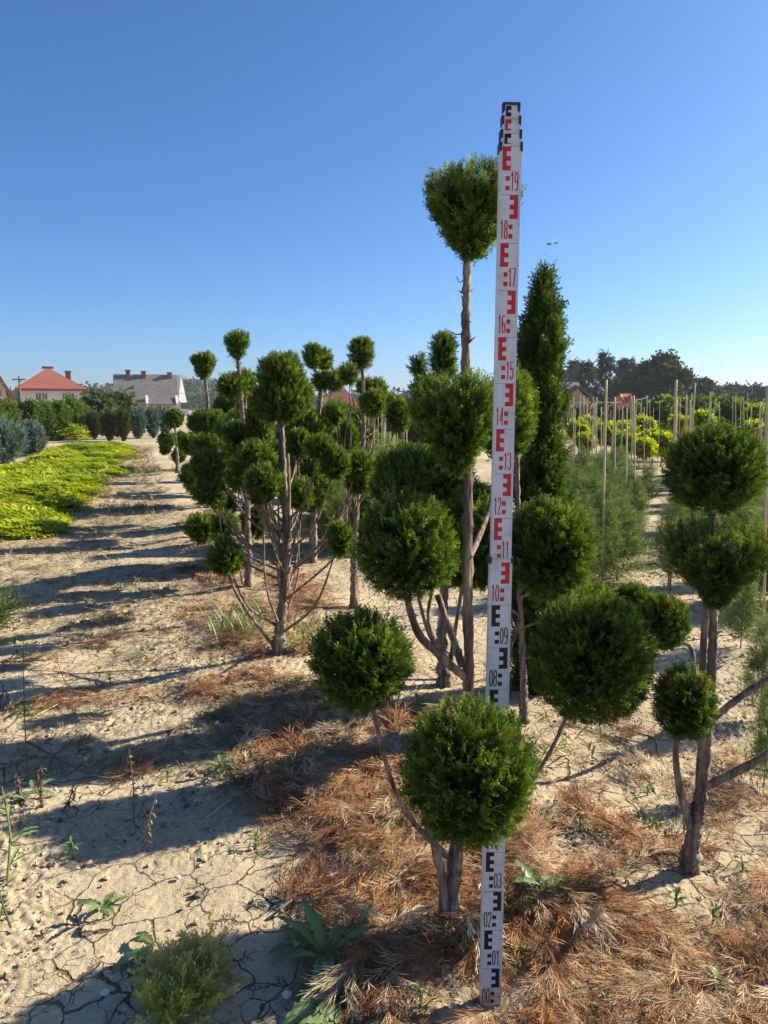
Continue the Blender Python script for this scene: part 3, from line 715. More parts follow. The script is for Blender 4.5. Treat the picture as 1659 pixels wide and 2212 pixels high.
# ------------------------------------------------------------------ left side: golden juniper mat, blue junipers, hedge rows
GOLD = dict(c0=(.12, .19, .012), c1=(.33, .44, .025), hi=(.60, .62, .05))
BLUE = dict(c0=(.045, .085, .075), c1=(.10, .165, .155), hi=(.19, .27, .25))
def in_poly(x, y, poly):
    c = np.zeros(len(x), bool); n = len(poly)
    for i in range(n):
        x0, y0 = poly[i]; x1, y1 = poly[i - 1]
        c ^= ((y0 > y) != (y1 > y)) & (x < (x1 - x0) * (y - y0) / (y1 - y0 + 1e-12) + x0)
    return c
def mat_patch(name, label, poly_px, n, hgt, seed, slen, edge=.6, pal=GOLD, T=T_JUN):
    rng = np.random.default_rng(seed)
    poly = [tuple(G(u, v)[:2]) for u, v in poly_px]
    pa = np.array(poly); lo, hi = pa.min(0), pa.max(0)
    pts = rng.random((n * 14, 2)) ; pts[:, 1] = pts[:, 1] ** 1.5; pts = pts * (hi - lo) + lo
    pts = pts[in_poly(pts[:, 0], pts[:, 1], poly)][:n]
    x, y = pts.T
    m = fbm(x * 1.0, y * 1.0, seed + 11) + rng.normal(size=len(x)) * .04 > .37; x, y = x[m], y[m]; e = np.full(len(x), 9.)
    for i in range(len(poly)):
        a, b = pa[i - 1], pa[i]; d = b - a; t = np.clip(((x - a[0]) * d[0] + (y - a[1]) * d[1]) / (d @ d), 0, 1)
        e = np.minimum(e, np.hypot(x - a[0] - t * d[0], y - a[1] - t * d[1]))
    H = hgt * np.sqrt(np.clip(e / edge, 0.03, 1)) * (.45 + 1.0 * fbm(x * .9, y * .9, seed, 3))
    z = H * (1 - .5 * rng.random(len(x)) ** 2)
    a = fbm(x * .5, y * .5, seed + 3) * 9 + rng.normal(size=len(x)) * .9
    d = np.stack([np.cos(a), np.sin(a), rng.uniform(.12, .55, len(x))], 1)
    L = slen * rng.uniform(.6, 1.3, len(x))
    g = fbm(x * 1.6, y * 1.6, seed + 7)[:, None]; b = np.clip(rng.random((len(x), 1)) * .5 + (g - .42) * 2.2, 0, 1)
    grn = np.array((.12, .20, .02)); mixg = np.clip((.5 - g) * 3 + .25 * rng.random((len(x), 1)), 0, .8)
    c1 = (np.array(pal['c1']) * (1 - b) + np.array(pal['hi']) * b) * (1 - mixg) + grn * mixg
    mb = MB()
    put_sprays(mb, T, np.stack([x, y, z + gz_base(x, y)], 1) - d / np.linalg.norm(d, axis=1, keepdims=True) * L[:, None] * .4, d, L, np.array(pal['c0']), c1, rng, np.array([0, 0, 1.6]))
    o = mb.build(name, M['cypress']); tag(o, label, 'ground cover', kind='stuff'); return o
mat_patch('golden_juniper_cover', 'low spreading golden green juniper mat left of the path',
          [(-260, 1200), (-60, 1172), (60, 1168), (130, 1158), (175, 1105), (212, 1062), (240, 1036), (285, 1022), (296, 990), (285, 966), (180, 962), (90, 985), (20, 1012), (-260, 1070)], 12000, .20, 51, .34)
mat_patch('golden_juniper_strip', 'far strip of yellow green juniper in front of the tall hedge', [(110, 952), (190, 954), (196, 946), (130, 944)], 700, .7, 52, .5, .5)

LOWG = dict(c0=(.05, .085, .02), c1=(.13, .21, .05), hi=(.24, .32, .08))
mat_patch('low_green_growth', 'low green growth in the rows under the golden ball conifers', [(1200, 1010), (1390, 1000), (1470, 1000), (1760, 1010), (1760, 925), (1200, 925)], 5200, .75, 53, .42, .8, LOWG, T_FEA)
mat_patch('low_weedy_growth', 'low weedy green growth in the field behind the topiary row', [(660, 1010), (900, 1010), (900, 925), (640, 925)], 2600, .6, 54, .42, .8, LOWG, T_FEA)
mat_patch('sparse_weedy_growth', 'sparse grey green weeds between the young conifers', [(1225, 1290), (1350, 1290), (1385, 1000), (1225, 1000)], 700, .25, 55, .24, .6, LOWG, T_FEA)
def bush(name, label, cat, base, rx, h, seed, slen, n, pal, T, group=None, upb=1.3, shp='egg', mat='cypress', stem=.03, trunk_h=.25, core=.62):
    rng = np.random.default_rng(seed); base = np.asarray(base, float)
    root = thing(name, base, label, cat, group)
    for q in range(3):
        a = rng.random() * 6.28
        limb([base - (0, 0, .02), base + (math.cos(a) * rx * .2, math.sin(a) * rx * .2, h * trunk_h), base + (math.cos(a) * rx * .4, math.sin(a) * rx * .4, h * .55)], stem, stem * .4, 6, rng, .1, 8).build('stem', M['bark'], root, base)
    mb = MB(); lp = Lump(rng, 4, 9)
    d = sph(rng, n); c = base + (0, 0, h * .52)
    S = np.array([rx, rx, h * .48])
    f = 1.0 if shp == 'ball' else (.62 + .38 * np.clip((d[:, 2] + 1) / 1.2, 0, 1))
    k = (1 - .4 * rng.random(n) ** 1.4) * (1 + .28 * lp(d))
    q = d.copy(); q[:, :2] *= (f * np.ones(n))[:, None]
    p = c + q * S * k[:, None]
    dr = d / S * rx + np.array([0, 0, upb]) + rng.normal(size=(n, 3)) * .4; dr /= np.linalg.norm(dr, axis=1, keepdims=True)
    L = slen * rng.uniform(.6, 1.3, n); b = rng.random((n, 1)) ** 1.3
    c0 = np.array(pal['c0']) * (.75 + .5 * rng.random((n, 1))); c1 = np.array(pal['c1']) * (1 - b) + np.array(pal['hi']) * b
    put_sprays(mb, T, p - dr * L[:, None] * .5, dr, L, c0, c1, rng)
    V, F = ICO2; vf = 1.0 if shp == 'ball' else (.62 + .38 * np.clip((V[:, 2] + 1) / 1.2, 0, 1))
    q = V.copy(); q[:, :2] *= (vf * np.ones(len(V)))[:, None]
    mb.add(c + q * S * core * (1 + .28 * lp(V))[:, None], F, np.array(pal['c0']) * .9)
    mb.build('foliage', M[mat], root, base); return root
GRP_BLUE = 'blue junipers beside the mat'
for (u, v, rpx, top, sd, lab) in ((8, 1003, 50, 908, 61, 'big blue grey juniper bush at the left edge beside the golden mat'),
                                  (70, 985, 26, 912, 62, 'smaller blue grey juniper bush behind the big one, right end touching the hedge'),
                                  (-70, 1035, 60, 905, 63, 'blue grey juniper bush cut off by the left edge of the view')):
    b = GG(u, v); h = P(u, top, b[1])[2] - b[2]
    bush('blue_juniper', lab, 'shrub', b, PX(rpx, b[1]), h, sd, .30, 1300, BLUE, T_MID, GRP_BLUE, 1.1, 'ball')
YEW = dict(c0=(.022, .035, .010), c1=(.055, .075, .02), hi=(.09, .11, .03))
for i, (u, v, rpx, top) in enumerate(((205, 948, 13, 890), (238, 952, 14, 888), (268, 953, 12, 886), (222, 944, 11, 893), (254, 945, 11, 890))):
    b = GG(u, v); h = P(u, top, b[1])[2] - b[2]
    lab = ['leftmost of the dark narrow yews at the end of the golden mat', 'widest dark narrow yew in the middle of the small row', 'dark narrow yew nearest the blue green shrubs',
           'short dark yew standing just behind between the left two', 'short dark yew standing just behind between the right two'][i]
    bush('dark_yew', lab, 'shrub', b, PX(rpx, b[1]), h, 70 + i, .30, 420, YEW, T_FAR, 'dark narrow yews')
BG = dict(c0=(.03, .07, .055), c1=(.065, .13, .115), hi=(.14, .22, .20))
for i, (u, v, rpx, top) in enumerate(((298, 948, 17, 884), (331, 946, 15, 882), (358, 943, 14, 886), (275, 938, 12, 892))):
    b = GG(u, v); h = P(u, top, b[1])[2] - b[2]
    lab = ['vase-shaped blue green juniper with a visible foot, left in its row', 'blue green juniper in the middle of its row below the grey-roofed house',
           'blue green juniper half hidden by the little topiary tree', 'small blue green juniper standing farther back beside the yews'][i]
    bush('blue_green_juniper', lab, 'shrub', b, PX(rpx, b[1]), h, 80 + i, .35, 480, BG, T_FAR, 'blue green junipers in a row')
HED = dict(c0=(.035, .07, .015), c1=(.095, .165, .03), hi=(.17, .25, .05))
hl = ['tall green thuja at the left edge, below the pale gable', 'tall green thuja left of the utility pole', 'tall green thuja under the left corner of the white house', 'tall green thuja below the left windows of the white house',
      'tall dense thuja below the middle of the white house', 'tall green thuja below the right windows of the white house', 'tall green thuja below the porch of the white house', 'green thuja at the right end of the tall hedge']
for i, (u, top, rpx, Y) in enumerate(((-10, 858, 20, 29), (18, 856, 20, 30), (46, 858, 20, 31), (72, 853, 19, 31), (100, 857, 22, 31.5), (130, 852, 20, 32), (156, 850, 20, 33), (180, 862, 16, 34))):
    x = P(u, 900, Y)[0]; b = np.array([x, Y, 0.]); h = P(u, top + 13, Y)[2]
    bush('hedge_thuja', hl[i], 'tree', b, PX(rpx, Y), h, 90 + i, .34, 1300, HED, T_FAR, 'tall thujas in front of the houses', .9, 'egg', core=.75)
LEAFY = dict(c0=(.035, .055, .02), c1=(.075, .11, .04), hi=(.13, .17, .06))
def leaf_template(rng, n=7):
    V = []; F = []; Gt = []
    for i in range(n):
        p = rng.normal(size=3) * .35; d = rng.normal(size=3); d /= np.linalg.norm(d); s = np.cross(d, rng.normal(size=3)); s /= np.linalg.norm(s)
        l = rng.uniform(.35, .6); k = len(V)
        V += [p, p + d * l * .5 + s * l * .32, p + d * l, p + d * l * .5 - s * l * .32]; F.append((k, k + 1, k + 2, k + 3)); c = rng.random(); Gt += [c] * 4
    return np.array(V), np.array(F), np.array(Gt)
T_LEAF = [leaf_template(_r) for _ in range(5)]
for i, (u, top, rpx, Y) in enumerate(((216, 860, 24, 42), (262, 858, 22, 45))):
    b = np.array([P(u, 900, Y)[0], Y, 0.]); h = P(u, top, Y)[2]
    bush('round_shrub', ['loose broad-leaved shrub between the two big houses', 'round broad-leaved shrub in front of the grey-roofed house'][i], 'shrub', b, PX(rpx, Y), h, 110 + i, .8, 600, LEAFY, T_LEAF, None, .2, 'ball', core=.7)

# ------------------------------------------------------------------ houses
def plain(c, name, rough=.7): return noise_mat(name, tuple(q * .9 for q in c), c, 6, rough, .1, .01)
wht = plain((.62, .62, .60), 'white_render'); yel = plain((.62, .52, .32), 'yellow_render'); crm = plain((.66, .56, .42), 'cream_render')
def tiles(c1, c2, name, sx=3.2):
    m, n, out = newmat(name); L = n.links.new
    tc = N(n, 'ShaderNodeTexCoord'); mp = N(n, 'ShaderNodeMapping'); mp.inputs['Scale'].default_value = (sx, sx, sx * 1.3); L(tc.outputs['Object'], mp.inputs[0])
    no = N(n, 'ShaderNodeTexNoise', Scale=1.1, Detail=7, Roughness=.75); L(mp.outputs[0], no.inputs['Vector'])
    wv = N(n, 'ShaderNodeTexWave', Scale=.9, Distortion=.6, bands_direction='Z'); L(mp.outputs[0], wv.inputs['Vector'])
    cr = N(n, 'ShaderNodeValToRGB'); e = cr.color_ramp.elements; e[0].position = .35; e[0].color = (*c1, 1); e[1].position = .65; e[1].color = (*c2, 1); L(no.outputs['Fac'], cr.inputs[0])
    pr = N(n, 'ShaderNodeBsdfPrincipled', Roughness=.85); L(cr.outputs[0], pr.inputs['Base Color'])
    b = N(n, 'ShaderNodeBump', Strength=.6, Distance=.05); L(wv.outputs['Fac'], b.inputs['Height']); L(b.outputs[0], pr.inputs['Normal']); L(pr.outputs[0], out.inputs[0]); return m
t_red = tiles((.27, .075, .040), (.34, .105, .055), 'red_roof_tiles'); t_grey = tiles((.10, .092, .085), (.20, .185, .165), 'grey_slate_roof', 1.6)
t_brn = tiles((.10, .085, .08), (.15, .125, .12), 'dark_roof_tiles'); brick = tiles((.22, .07, .045), (.30, .11, .07), 'chimney_brick', 9)
glass = noise_mat('window_glass', (.05, .065, .085), (.09, .11, .14), 2, .12, 0, spec=.5); frm = plain((.55, .55, .52), 'window_frame'); wood = plain((.20, .09, .05), 'door_wood')
def window(par, org, x0, x1, z0, z1, y):
    f = MB(); t = .09
    f.box((x0 - t, y - .06, z0 - t), (x1 + t, y + .05, z0)); f.box((x0 - t, y - .06, z1), (x1 + t, y + .05, z1 + t))
    f.box((x0 - t, y - .06, z0), (x0, y + .05, z1)); f.box((x1, y - .06, z0), (x1 + t, y + .05, z1))
    xm = (x0 + x1) / 2; f.box((xm - .04, y - .058, z0), (xm + .04, y + .05, z1))
    w_ = f.build('window', frm, par, org); p = MB(); p.box((x0, y - .03, z0), (x1, y - .01, z1)); p.build('pane', glass, w_, org)
def chimney(par, org, x, y, z0, z1, s=.45):
    m = MB(); m.box((x - s, y - s, z0), (x + s, y + s, z1)); m.box((x - s - .1, y - s - .1, z1 + .002), (x + s + .1, y + s + .1, z1 + .2)); m.build('chimney', brick, par, org)
def slab_roof(par, org, quads, th, mat, name='roof'):
    m = MB()
    for q in quads:
        q = np.array(q, float); n = np.cross(q[1] - q[0], q[-1] - q[0]); n /= np.linalg.norm(n); n = n if n[2] > 0 else -n; k = len(q)
        V = np.concatenate([q, q + n * th]); F = [np.array([[i, (i + 1) % k, k + (i + 1) % k, k + i] for i in range(k)]), np.array([list(range(k))[::-1]]), np.array([list(range(k, 2 * k))])]
        m.add(V, F)
    return m.build(name, mat, par, org)
def frame(uc, Y):
    """a house of its own axes, turned to face the field: x along its front, y into it, front at y = Y"""
    xc = P(uc, 878, Y)[0]; a = math.atan2(xc, Y); k = math.cos(a)
    return (lambda u: (u - uc) / FD * Y * k), (lambda v: P(uc, v, Y)[2]), Y, -a, np.array([xc, Y, 0.])
# house 1: white, hipped red roof
X, Z, Y0, rz, loc = frame(113, 110.)
x0, x1 = X(42), X(184); ze, zr = Z(841), Z(793); dp = x1 - x0; org = np.array([0., Y0, 0.])
h = thing('white_house', loc, 'white house with a steep hipped red tile roof on the far left', 'house', None, rz)
mb = MB(); mb.box((x0 + .3, Y0 + .3, 0), (x1 - .3, Y0 + dp - .3, ze - .1)); mb.build('wall', wht, h, org)
ap = ((x0 + x1) / 2 - .3, Y0 + dp / 2, zr); e = .35
c4 = [(x0 - e, Y0 - e, ze), (x1 + e, Y0 - e, ze), (x1 + e, Y0 + dp + e, ze), (x0 - e, Y0 + dp + e, ze)]
rf = slab_roof(h, org, [(c4[i], c4[(i + 1) % 4], ap) for i in range(4)], .12, t_red)
mb = MB(); mb.box((x0 - e, Y0 - e - .05, ze - .22), (x1 + e, Y0 - e + .1, ze - .02)); mb.build('gutter', plain((.25, .07, .05), 'gutter_red'), rf, org)
mb = MB(); mb.box((ap[0] - .8, ap[1] - .25, zr - .05), (ap[0] + .8, ap[1] + .25, zr + .3)); mb.build('ridge_cap', t_red, rf, org)
chimney(rf, org, X(152), Y0 + 4, Z(830), Z(801), .38); chimney(rf, org, X(103), Y0 + 8, Z(815), Z(803), .3)
for a, b in ((80, 90), (93, 103), (137, 146), (150, 161)): window(h, org, X(a), X(b), Z(863), Z(850), Y0 + .28)
xa, xb = X(185), X(222)
slab_roof(h, org, [((x1 + e + .05, Y0 + 1, ze - .25), (xb, Y0 + 1, Z(854)), (xb, Y0 + 9, Z(854)), (x1 + e + .05, Y0 + 9, ze - .25))], .15, t_brn, 'porch_roof')
mb = MB()
for u in (193, 203, 213): mb.box((X(u) - .15, Y0 + 1.2, 0), (X(u) + .15, Y0 + 1.5, Z(851)))
mb.box((x1, Y0 + 1.25, 0), (xb - .5, Y0 + 1.45, Z(866))); mb.build('porch', wht, h, org)
# house 2: grey roof parallel to the view
X, Z, Y0, rz, loc = frame(322, 115.)
x0, x1 = X(247), X(398); ze, zr = Z(865), Z(808); org = np.array([0., Y0, 0.]); dp = 9.
h = thing('grey_roofed_house', loc, 'yellow house under a tall weathered grey roof with three brick chimneys', 'house', None, rz)
mb = MB(); mb.box((x0 + .4, Y0 + .4, 0), (x1 - .5, Y0 + dp - .4, ze - .05)); mb.build('wall', yel, h, org)
rf = slab_roof(h, org, [((x0, Y0 - .3, ze - .3), (x1 - .9, Y0 - .3, ze - .3), (x1 - .9, Y0 + dp / 2, zr), (x0, Y0 + dp / 2, zr)), ((x0, Y0 + dp / 2 + .02, zr), (x1 - .9, Y0 + dp / 2 + .02, zr), (x1 - .9, Y0 + dp + .3, ze - .3), (x0, Y0 + dp + .3, ze - .3))], .18, t_grey)
mb = MB(); g0 = x1 - .85
mb.add([(g0, Y0 + .3, ze - .3), (g0, Y0 + dp - .3, ze - .3), (g0, Y0 + dp / 2, zr), (x1 + .5, Y0 + 1.2, ze - .3), (x1 + .5, Y0 + dp - 1.2, ze - .3), (x1 - .1, Y0 + dp / 2, zr + .1)],
       [np.array([[0, 2, 5, 3], [1, 4, 5, 2]]), np.array([[3, 5, 4], [0, 1, 2]])]); mb.build('gable_board', plain((.34, .34, .34), 'gable_grey'), h, org)
for u, v in ((279, 800), (313, 802), (370, 804)): chimney(rf, org, X(u), Y0 + dp / 2 - .6, Z(818), Z(v), .32)
mb = MB(); mb.box((X(288), Y0 + .9, Z(858)), (X(292.5), Y0 + 1.4, Z(845))); mb.build('chimney', brick, rf, org)
mb = MB(); mb.box((X(288.4), Y0 + 1.7, Z(844)), (X(291.8), Y0 + 2.2, Z(832))); mb.build('skylight', glass, rf, org)
slab_roof(h, org, [((X(319), Y0 - 2.2, Z(875)), (X(381), Y0 - 2.2, Z(875)), (X(381), Y0 + .1, Z(861)), (X(319), Y0 + .1, Z(861)))], .15, t_brn, 'porch_roof')
mb = MB()
for u in (318, 382): mb.add([(X(u) - .18, Y0 - 2.3, Z(875) - .2), (X(u) + .18, Y0 - 2.3, Z(875) - .2), (X(u) + .18, Y0, Z(861) + .1), (X(u) - .18, Y0, Z(861) + .1), (X(u) - .18, Y0 - 2.3, Z(875) + .3), (X(u) + .18, Y0 - 2.3, Z(875) + .3), (X(u) + .18, Y0, Z(861) + .5), (X(u) - .18, Y0, Z(861) + .5)],
       np.array([(0, 3, 2, 1), (4, 5, 6, 7), (0, 1, 5, 4), (1, 2, 6, 5), (2, 3, 7, 6), (3, 0, 4, 7)]))
mb.box((X(319), Y0 - 2.05, 0), (X(321.5), Y0 - 1.8, Z(876.5))); mb.box((X(378.5), Y0 - 2.05, 0), (X(381), Y0 - 1.8, Z(876.5))); mb.box((X(349), Y0 - 2.05, 0), (X(351), Y0 - 1.8, Z(876.5)))
mb.build('porch', wht, h, org)
mb = MB(); mb.box((X(338), Y0 + .3, 0), (X(348), Y0 + .38, Z(878))); mb.build('door', wood, h, org)
window(h, org, X(356), X(366), Z(886), Z(879), Y0 + .38); window(h, org, X(262), X(272), Z(884), Z(873), Y0 + .38)
mb = MB(); mb.box((X(386), Y0 - 1, 0), (X(408), Y0 + 2, Z(884)))
for q in range(6): mb.box((X(387 + 3.5 * q), Y0 - 1.1, Z(893)), (X(388.5 + 3.5 * q), Y0 - 1.002, Z(886)))
mb.build('lean_to', wht, h, org)
# house 3: pale gable cut by the left edge
X, Z, Y0, rz, loc = frame(-22, 95.)
xl, xr, ze, zr = X(-60), X(15), Z(843), Z(780); xm = (xl + xr) / 2; org = np.array([0., Y0, 0.])
h = thing('gabled_house', loc, 'cream gabled house with dark red roof edge, cut by the left border', 'house', None, rz)
mb = MB(); mb.add([(xl, Y0, 0), (xr, Y0, 0), (xr, Y0, ze), (xm, Y0, zr), (xl, Y0, ze), (xl, Y0 + 9, 0), (xr, Y0 + 9, 0), (xr, Y0 + 9, ze), (xm, Y0 + 9, zr), (xl, Y0 + 9, ze)],
   [np.array([[0, 1, 2, 3, 4], [9, 8, 7, 6, 5]]), np.array([[0, 5, 6, 1], [1, 6, 7, 2], [0, 4, 9, 5]])]); mb.build('wall', crm, h, org)
k = (zr - ze) / (xr - xm); o_ = .8
slab_roof(h, org, [((xm, Y0 - .6, zr + .02), (xr + o_, Y0 - .6, ze - o_ * k + .02), (xr + o_, Y0 + 9.6, ze - o_ * k + .02), (xm, Y0 + 9.6, zr + .02)), ((xm, Y0 - .6, zr + .02), (xm, Y0 + 9.6, zr + .02), (xl - o_, Y0 + 9.6, ze - o_ * k + .02), (xl - o_, Y0 - .6, ze - o_ * k + .02))], .4, plain((.22, .06, .045), 'dark_red_roof'))
window(h, org, X(-2), X(5), Z(856), Z(843), Y0 - .02)
# house 4: low red roof behind the row
X, Z, Y0, rz, loc = frame(730, 85.)
x0, x1 = X(684), X(776); ze, zr = Z(876), Z(838); org = np.array([0., Y0, 0.]); dp = x1 - x0
h = thing('low_house', loc, 'low house with a dull red hipped roof behind the topiary row', 'house', None, rz)
mb = MB(); mb.box((x0 + .4, Y0 + .4, 0), (x1 - .4, Y0 + dp - .4, ze - .05)); mb.build('wall', crm, h, org)
ra, rb = (X(724), Y0 + dp / 2, zr), (X(742), Y0 + dp / 2, zr); c4 = [(x0, Y0, ze), (x1, Y0, ze), (x1, Y0 + dp, ze), (x0, Y0 + dp, ze)]
slab_roof(h, org, [(c4[0], c4[1], rb, ra), (c4[1], c4[2], rb), (c4[2], c4[3], ra, rb), (c4[3], c4[0], ra)], .12, tiles((.25, .08, .05), (.32, .12, .075), 'dull_red_tiles'))
chimney(h, org, X(733), Y0 + dp / 2, zr - .3, zr + .9, .3)
# house 5: brown gabled house on the right
X, Z, Y0, rz, loc = frame(1240, 62.)
org = np.array([0., Y0, 0.]); h = thing('dark_roofed_house', loc, 'house with dark brown gable roof and wooden gable behind the column conifer', 'house', None, rz)
ze, zr = Z(866), Z(825); xl, xm, xr = X(1212), X(1246), X(1280)
mb = MB(); mb.add([(xl, Y0, 0), (xr - .3, Y0, 0), (xr - .3, Y0, ze), (xm, Y0, Z(838)), (xl, Y0, ze), (xl, Y0 + 8, 0), (xr - .3, Y0 + 8, 0), (xr - .3, Y0 + 8, ze), (xm, Y0 + 8, Z(838)), (xl, Y0 + 8, ze)],
   [np.array([[0, 1, 2, 3, 4], [9, 8, 7, 6, 5]]), np.array([[0, 5, 6, 1], [1, 6, 7, 2], [0, 4, 9, 5]])]); mb.build('wall', plain((.42, .33, .24), 'brown_gable'), h, org)
slab_roof(h, org, [((xm, Y0 - .5, Z(836)), (xr + .2, Y0 - .5, Z(868)), (xr + .2, Y0 + 8, Z(868)), (xm, Y0 + 8, Z(836))), ((xm, Y0 - .5, Z(836)), (xm, Y0 + 8, Z(836)), (xl - 1.2, Y0 + 8, Z(872)), (xl - 1.2, Y0 - .5, Z(872)))], .22, t_brn)
mb = MB(); mb.box((X(1190), Y0 + 3.5, 0), (X(1244), Y0 + 9.5, Z(850))); mb.build('rear_wall', crm, h, org)
slab_roof(h, org, [((X(1186), Y0 + 3, Z(848)), (X(1262), Y0 + 3, Z(848)), (X(1248), Y0 + 6.5, zr), (X(1190), Y0 + 6.5, zr)), ((X(1190), Y0 + 6.55, zr), (X(1248), Y0 + 6.55, zr), (X(1262), Y0 + 10, Z(848)), (X(1186), Y0 + 10, Z(848)))], .2, t_brn, 'rear_roof')
mb = MB(); mb.box((X(1230), Y0 - .12, Z(871)), (X(1265), Y0 - .02, Z(868))); mb.build('fascia', crm, h, org)
# house 6: small orange-roofed house
X, Z, Y0, rz, loc = frame(1350, 70.)
org = np.array([0., Y0, 0.]); h = thing('orange_roofed_house', loc, 'small house with an orange half-hipped roof among the stakes', 'house', None, rz)
mb = MB(); xl, xr = X(1324), X(1374); xm = X(1345)
mb.add([(xl, Y0, 0), (xr, Y0, 0), (xr, Y0, Z(878)), (X(1358), Y0, Z(856)), (X(1338), Y0, Z(856)), (xl, Y0, Z(878)), (xl, Y0 + 6, 0), (xr, Y0 + 6, 0), (xr, Y0 + 6, Z(878)), (X(1358), Y0 + 6, Z(856)), (X(1338), Y0 + 6, Z(856)), (xl, Y0 + 6, Z(878))],
   [np.array([[0, 1, 2, 3, 4, 5], [11, 10, 9, 8, 7, 6]]), np.array([[0, 6, 7, 1], [1, 7, 8, 2], [0, 5, 11, 6]])]); mb.build('wall', plain((.48, .24, .17), 'pink_render'), h, org)
slab_roof(h, org, [((X(1337), Y0 - .3, Z(857)), (X(1352), Y0 - .6, Z(873)), (X(1361), Y0 - .3, Z(857)), (X(1361), Y0 + 1, Z(852)), (X(1337), Y0 + 1, Z(852))),
                   ((X(1362), Y0 - .3, Z(857)), (xr + .3, Y0 - .3, Z(880)), (xr + .3, Y0 + 6, Z(880)), (X(1362), Y0 + 6, Z(857))), ((X(1336.5), Y0 - .3, Z(857)), (X(1336.5), Y0 + 6, Z(857)), (xl - .3, Y0 + 6, Z(880)), (xl - .3, Y0 - .3, Z(880)))], .15, tiles((.50, .13, .06), (.58, .19, .09), 'orange_tiles'))
# house 7: tiny far roof at the right
X, Z, Y0, rz, loc = frame(1550, 95.)
org = np.array([0., Y0, 0.]); h = thing('far_barn', loc, 'far little building with a dark pointed roof between the right-hand trees', 'barn', None, rz)
xl, xm, xr = X(1538), X(1548), X(1562)
mb = MB(); mb.box((xl + .2, Y0 + .2, 0), (xr - .2, Y0 + 5, Z(872))); mb.build('wall', wht, h, org)
slab_roof(h, org, [((xm, Y0, Z(848)), (xr + .3, Y0, Z(873)), (xr + .3, Y0 + 5, Z(873)), (xm, Y0 + 5, Z(848))), ((xm, Y0, Z(848)), (xm, Y0 + 5, Z(848)), (xl, Y0 + 5, Z(873)), (xl, Y0, Z(873)))], .15, t_brn)

# poles and wires
pole_m = plain((.16, .13, .11), 'pole_wood'); wire_m = plain((.10, .10, .11), 'wire_dark')
def pole(label, u, top, Y, w_=.14):
    x = P(u, 878, Y)[0]; zt = P(u, top, Y)[2]; b = np.array([x, Y, 0.]); r = thing('utility_pole', b, label, 'utility pole', 'utility poles')
    mb = MB(); mb.tube([(x, Y, 0), (x, Y, zt)], [w_, w_ * .7], 8); mb.build('mast', pole_m, r, b)
    mb = MB(); mb.box((x - .8, Y - .09, zt - .5), (x + .8, Y + .09, zt - .34)); mb.build('crossarm', pole_m, r, b); return (x, Y, zt - .34)
def wire(label, a, b, sag, r=.022):
    a, b = np.array(a, float), np.array(b, float); t = np.linspace(0, 1, 24)[:, None]
    p = a * (1 - t) + b * t; p[:, 2] -= sag * 4 * t[:, 0] * (1 - t[:, 0]); mb = MB(); mb.tube(p, r, 5)
    tag(mb.build('overhead_wire', wire_m, None, a), label, 'wire', 'overhead wires')
p1 = pole('dark utility pole between the gabled house and the white house', 45, 812, 90)
p2 = pole('thin utility pole just left of the tall topiary tree', 872, 840, 120); p3 = pole('thin utility pole rising over the vineyard near the right border', 1590, 838, 70, .1)
wire('thin wire crossing in front of the white house to the grey roof', p1, P(560, 843, 118), 1.0, .03)
wire('thin wire leaving the dark pole towards the left border', p1, P(-80, 835, 80), .3, .02)
wire('upper thin wire left of the tall topiary tree', P(780, 833, 110), p2, .2, .02); wire('lower thin wire left of the tall topiary tree', P(780, 846, 108), P(875, 851, 120), .2, .02)
wire('pale wire sagging from the dark-roofed house into the trees', P(1270, 866, 63), P(1400, 858, 75), .3, .03); wire('thin wire between the far barn and the right pole', P(1500, 856, 80), p3, .2, .02)

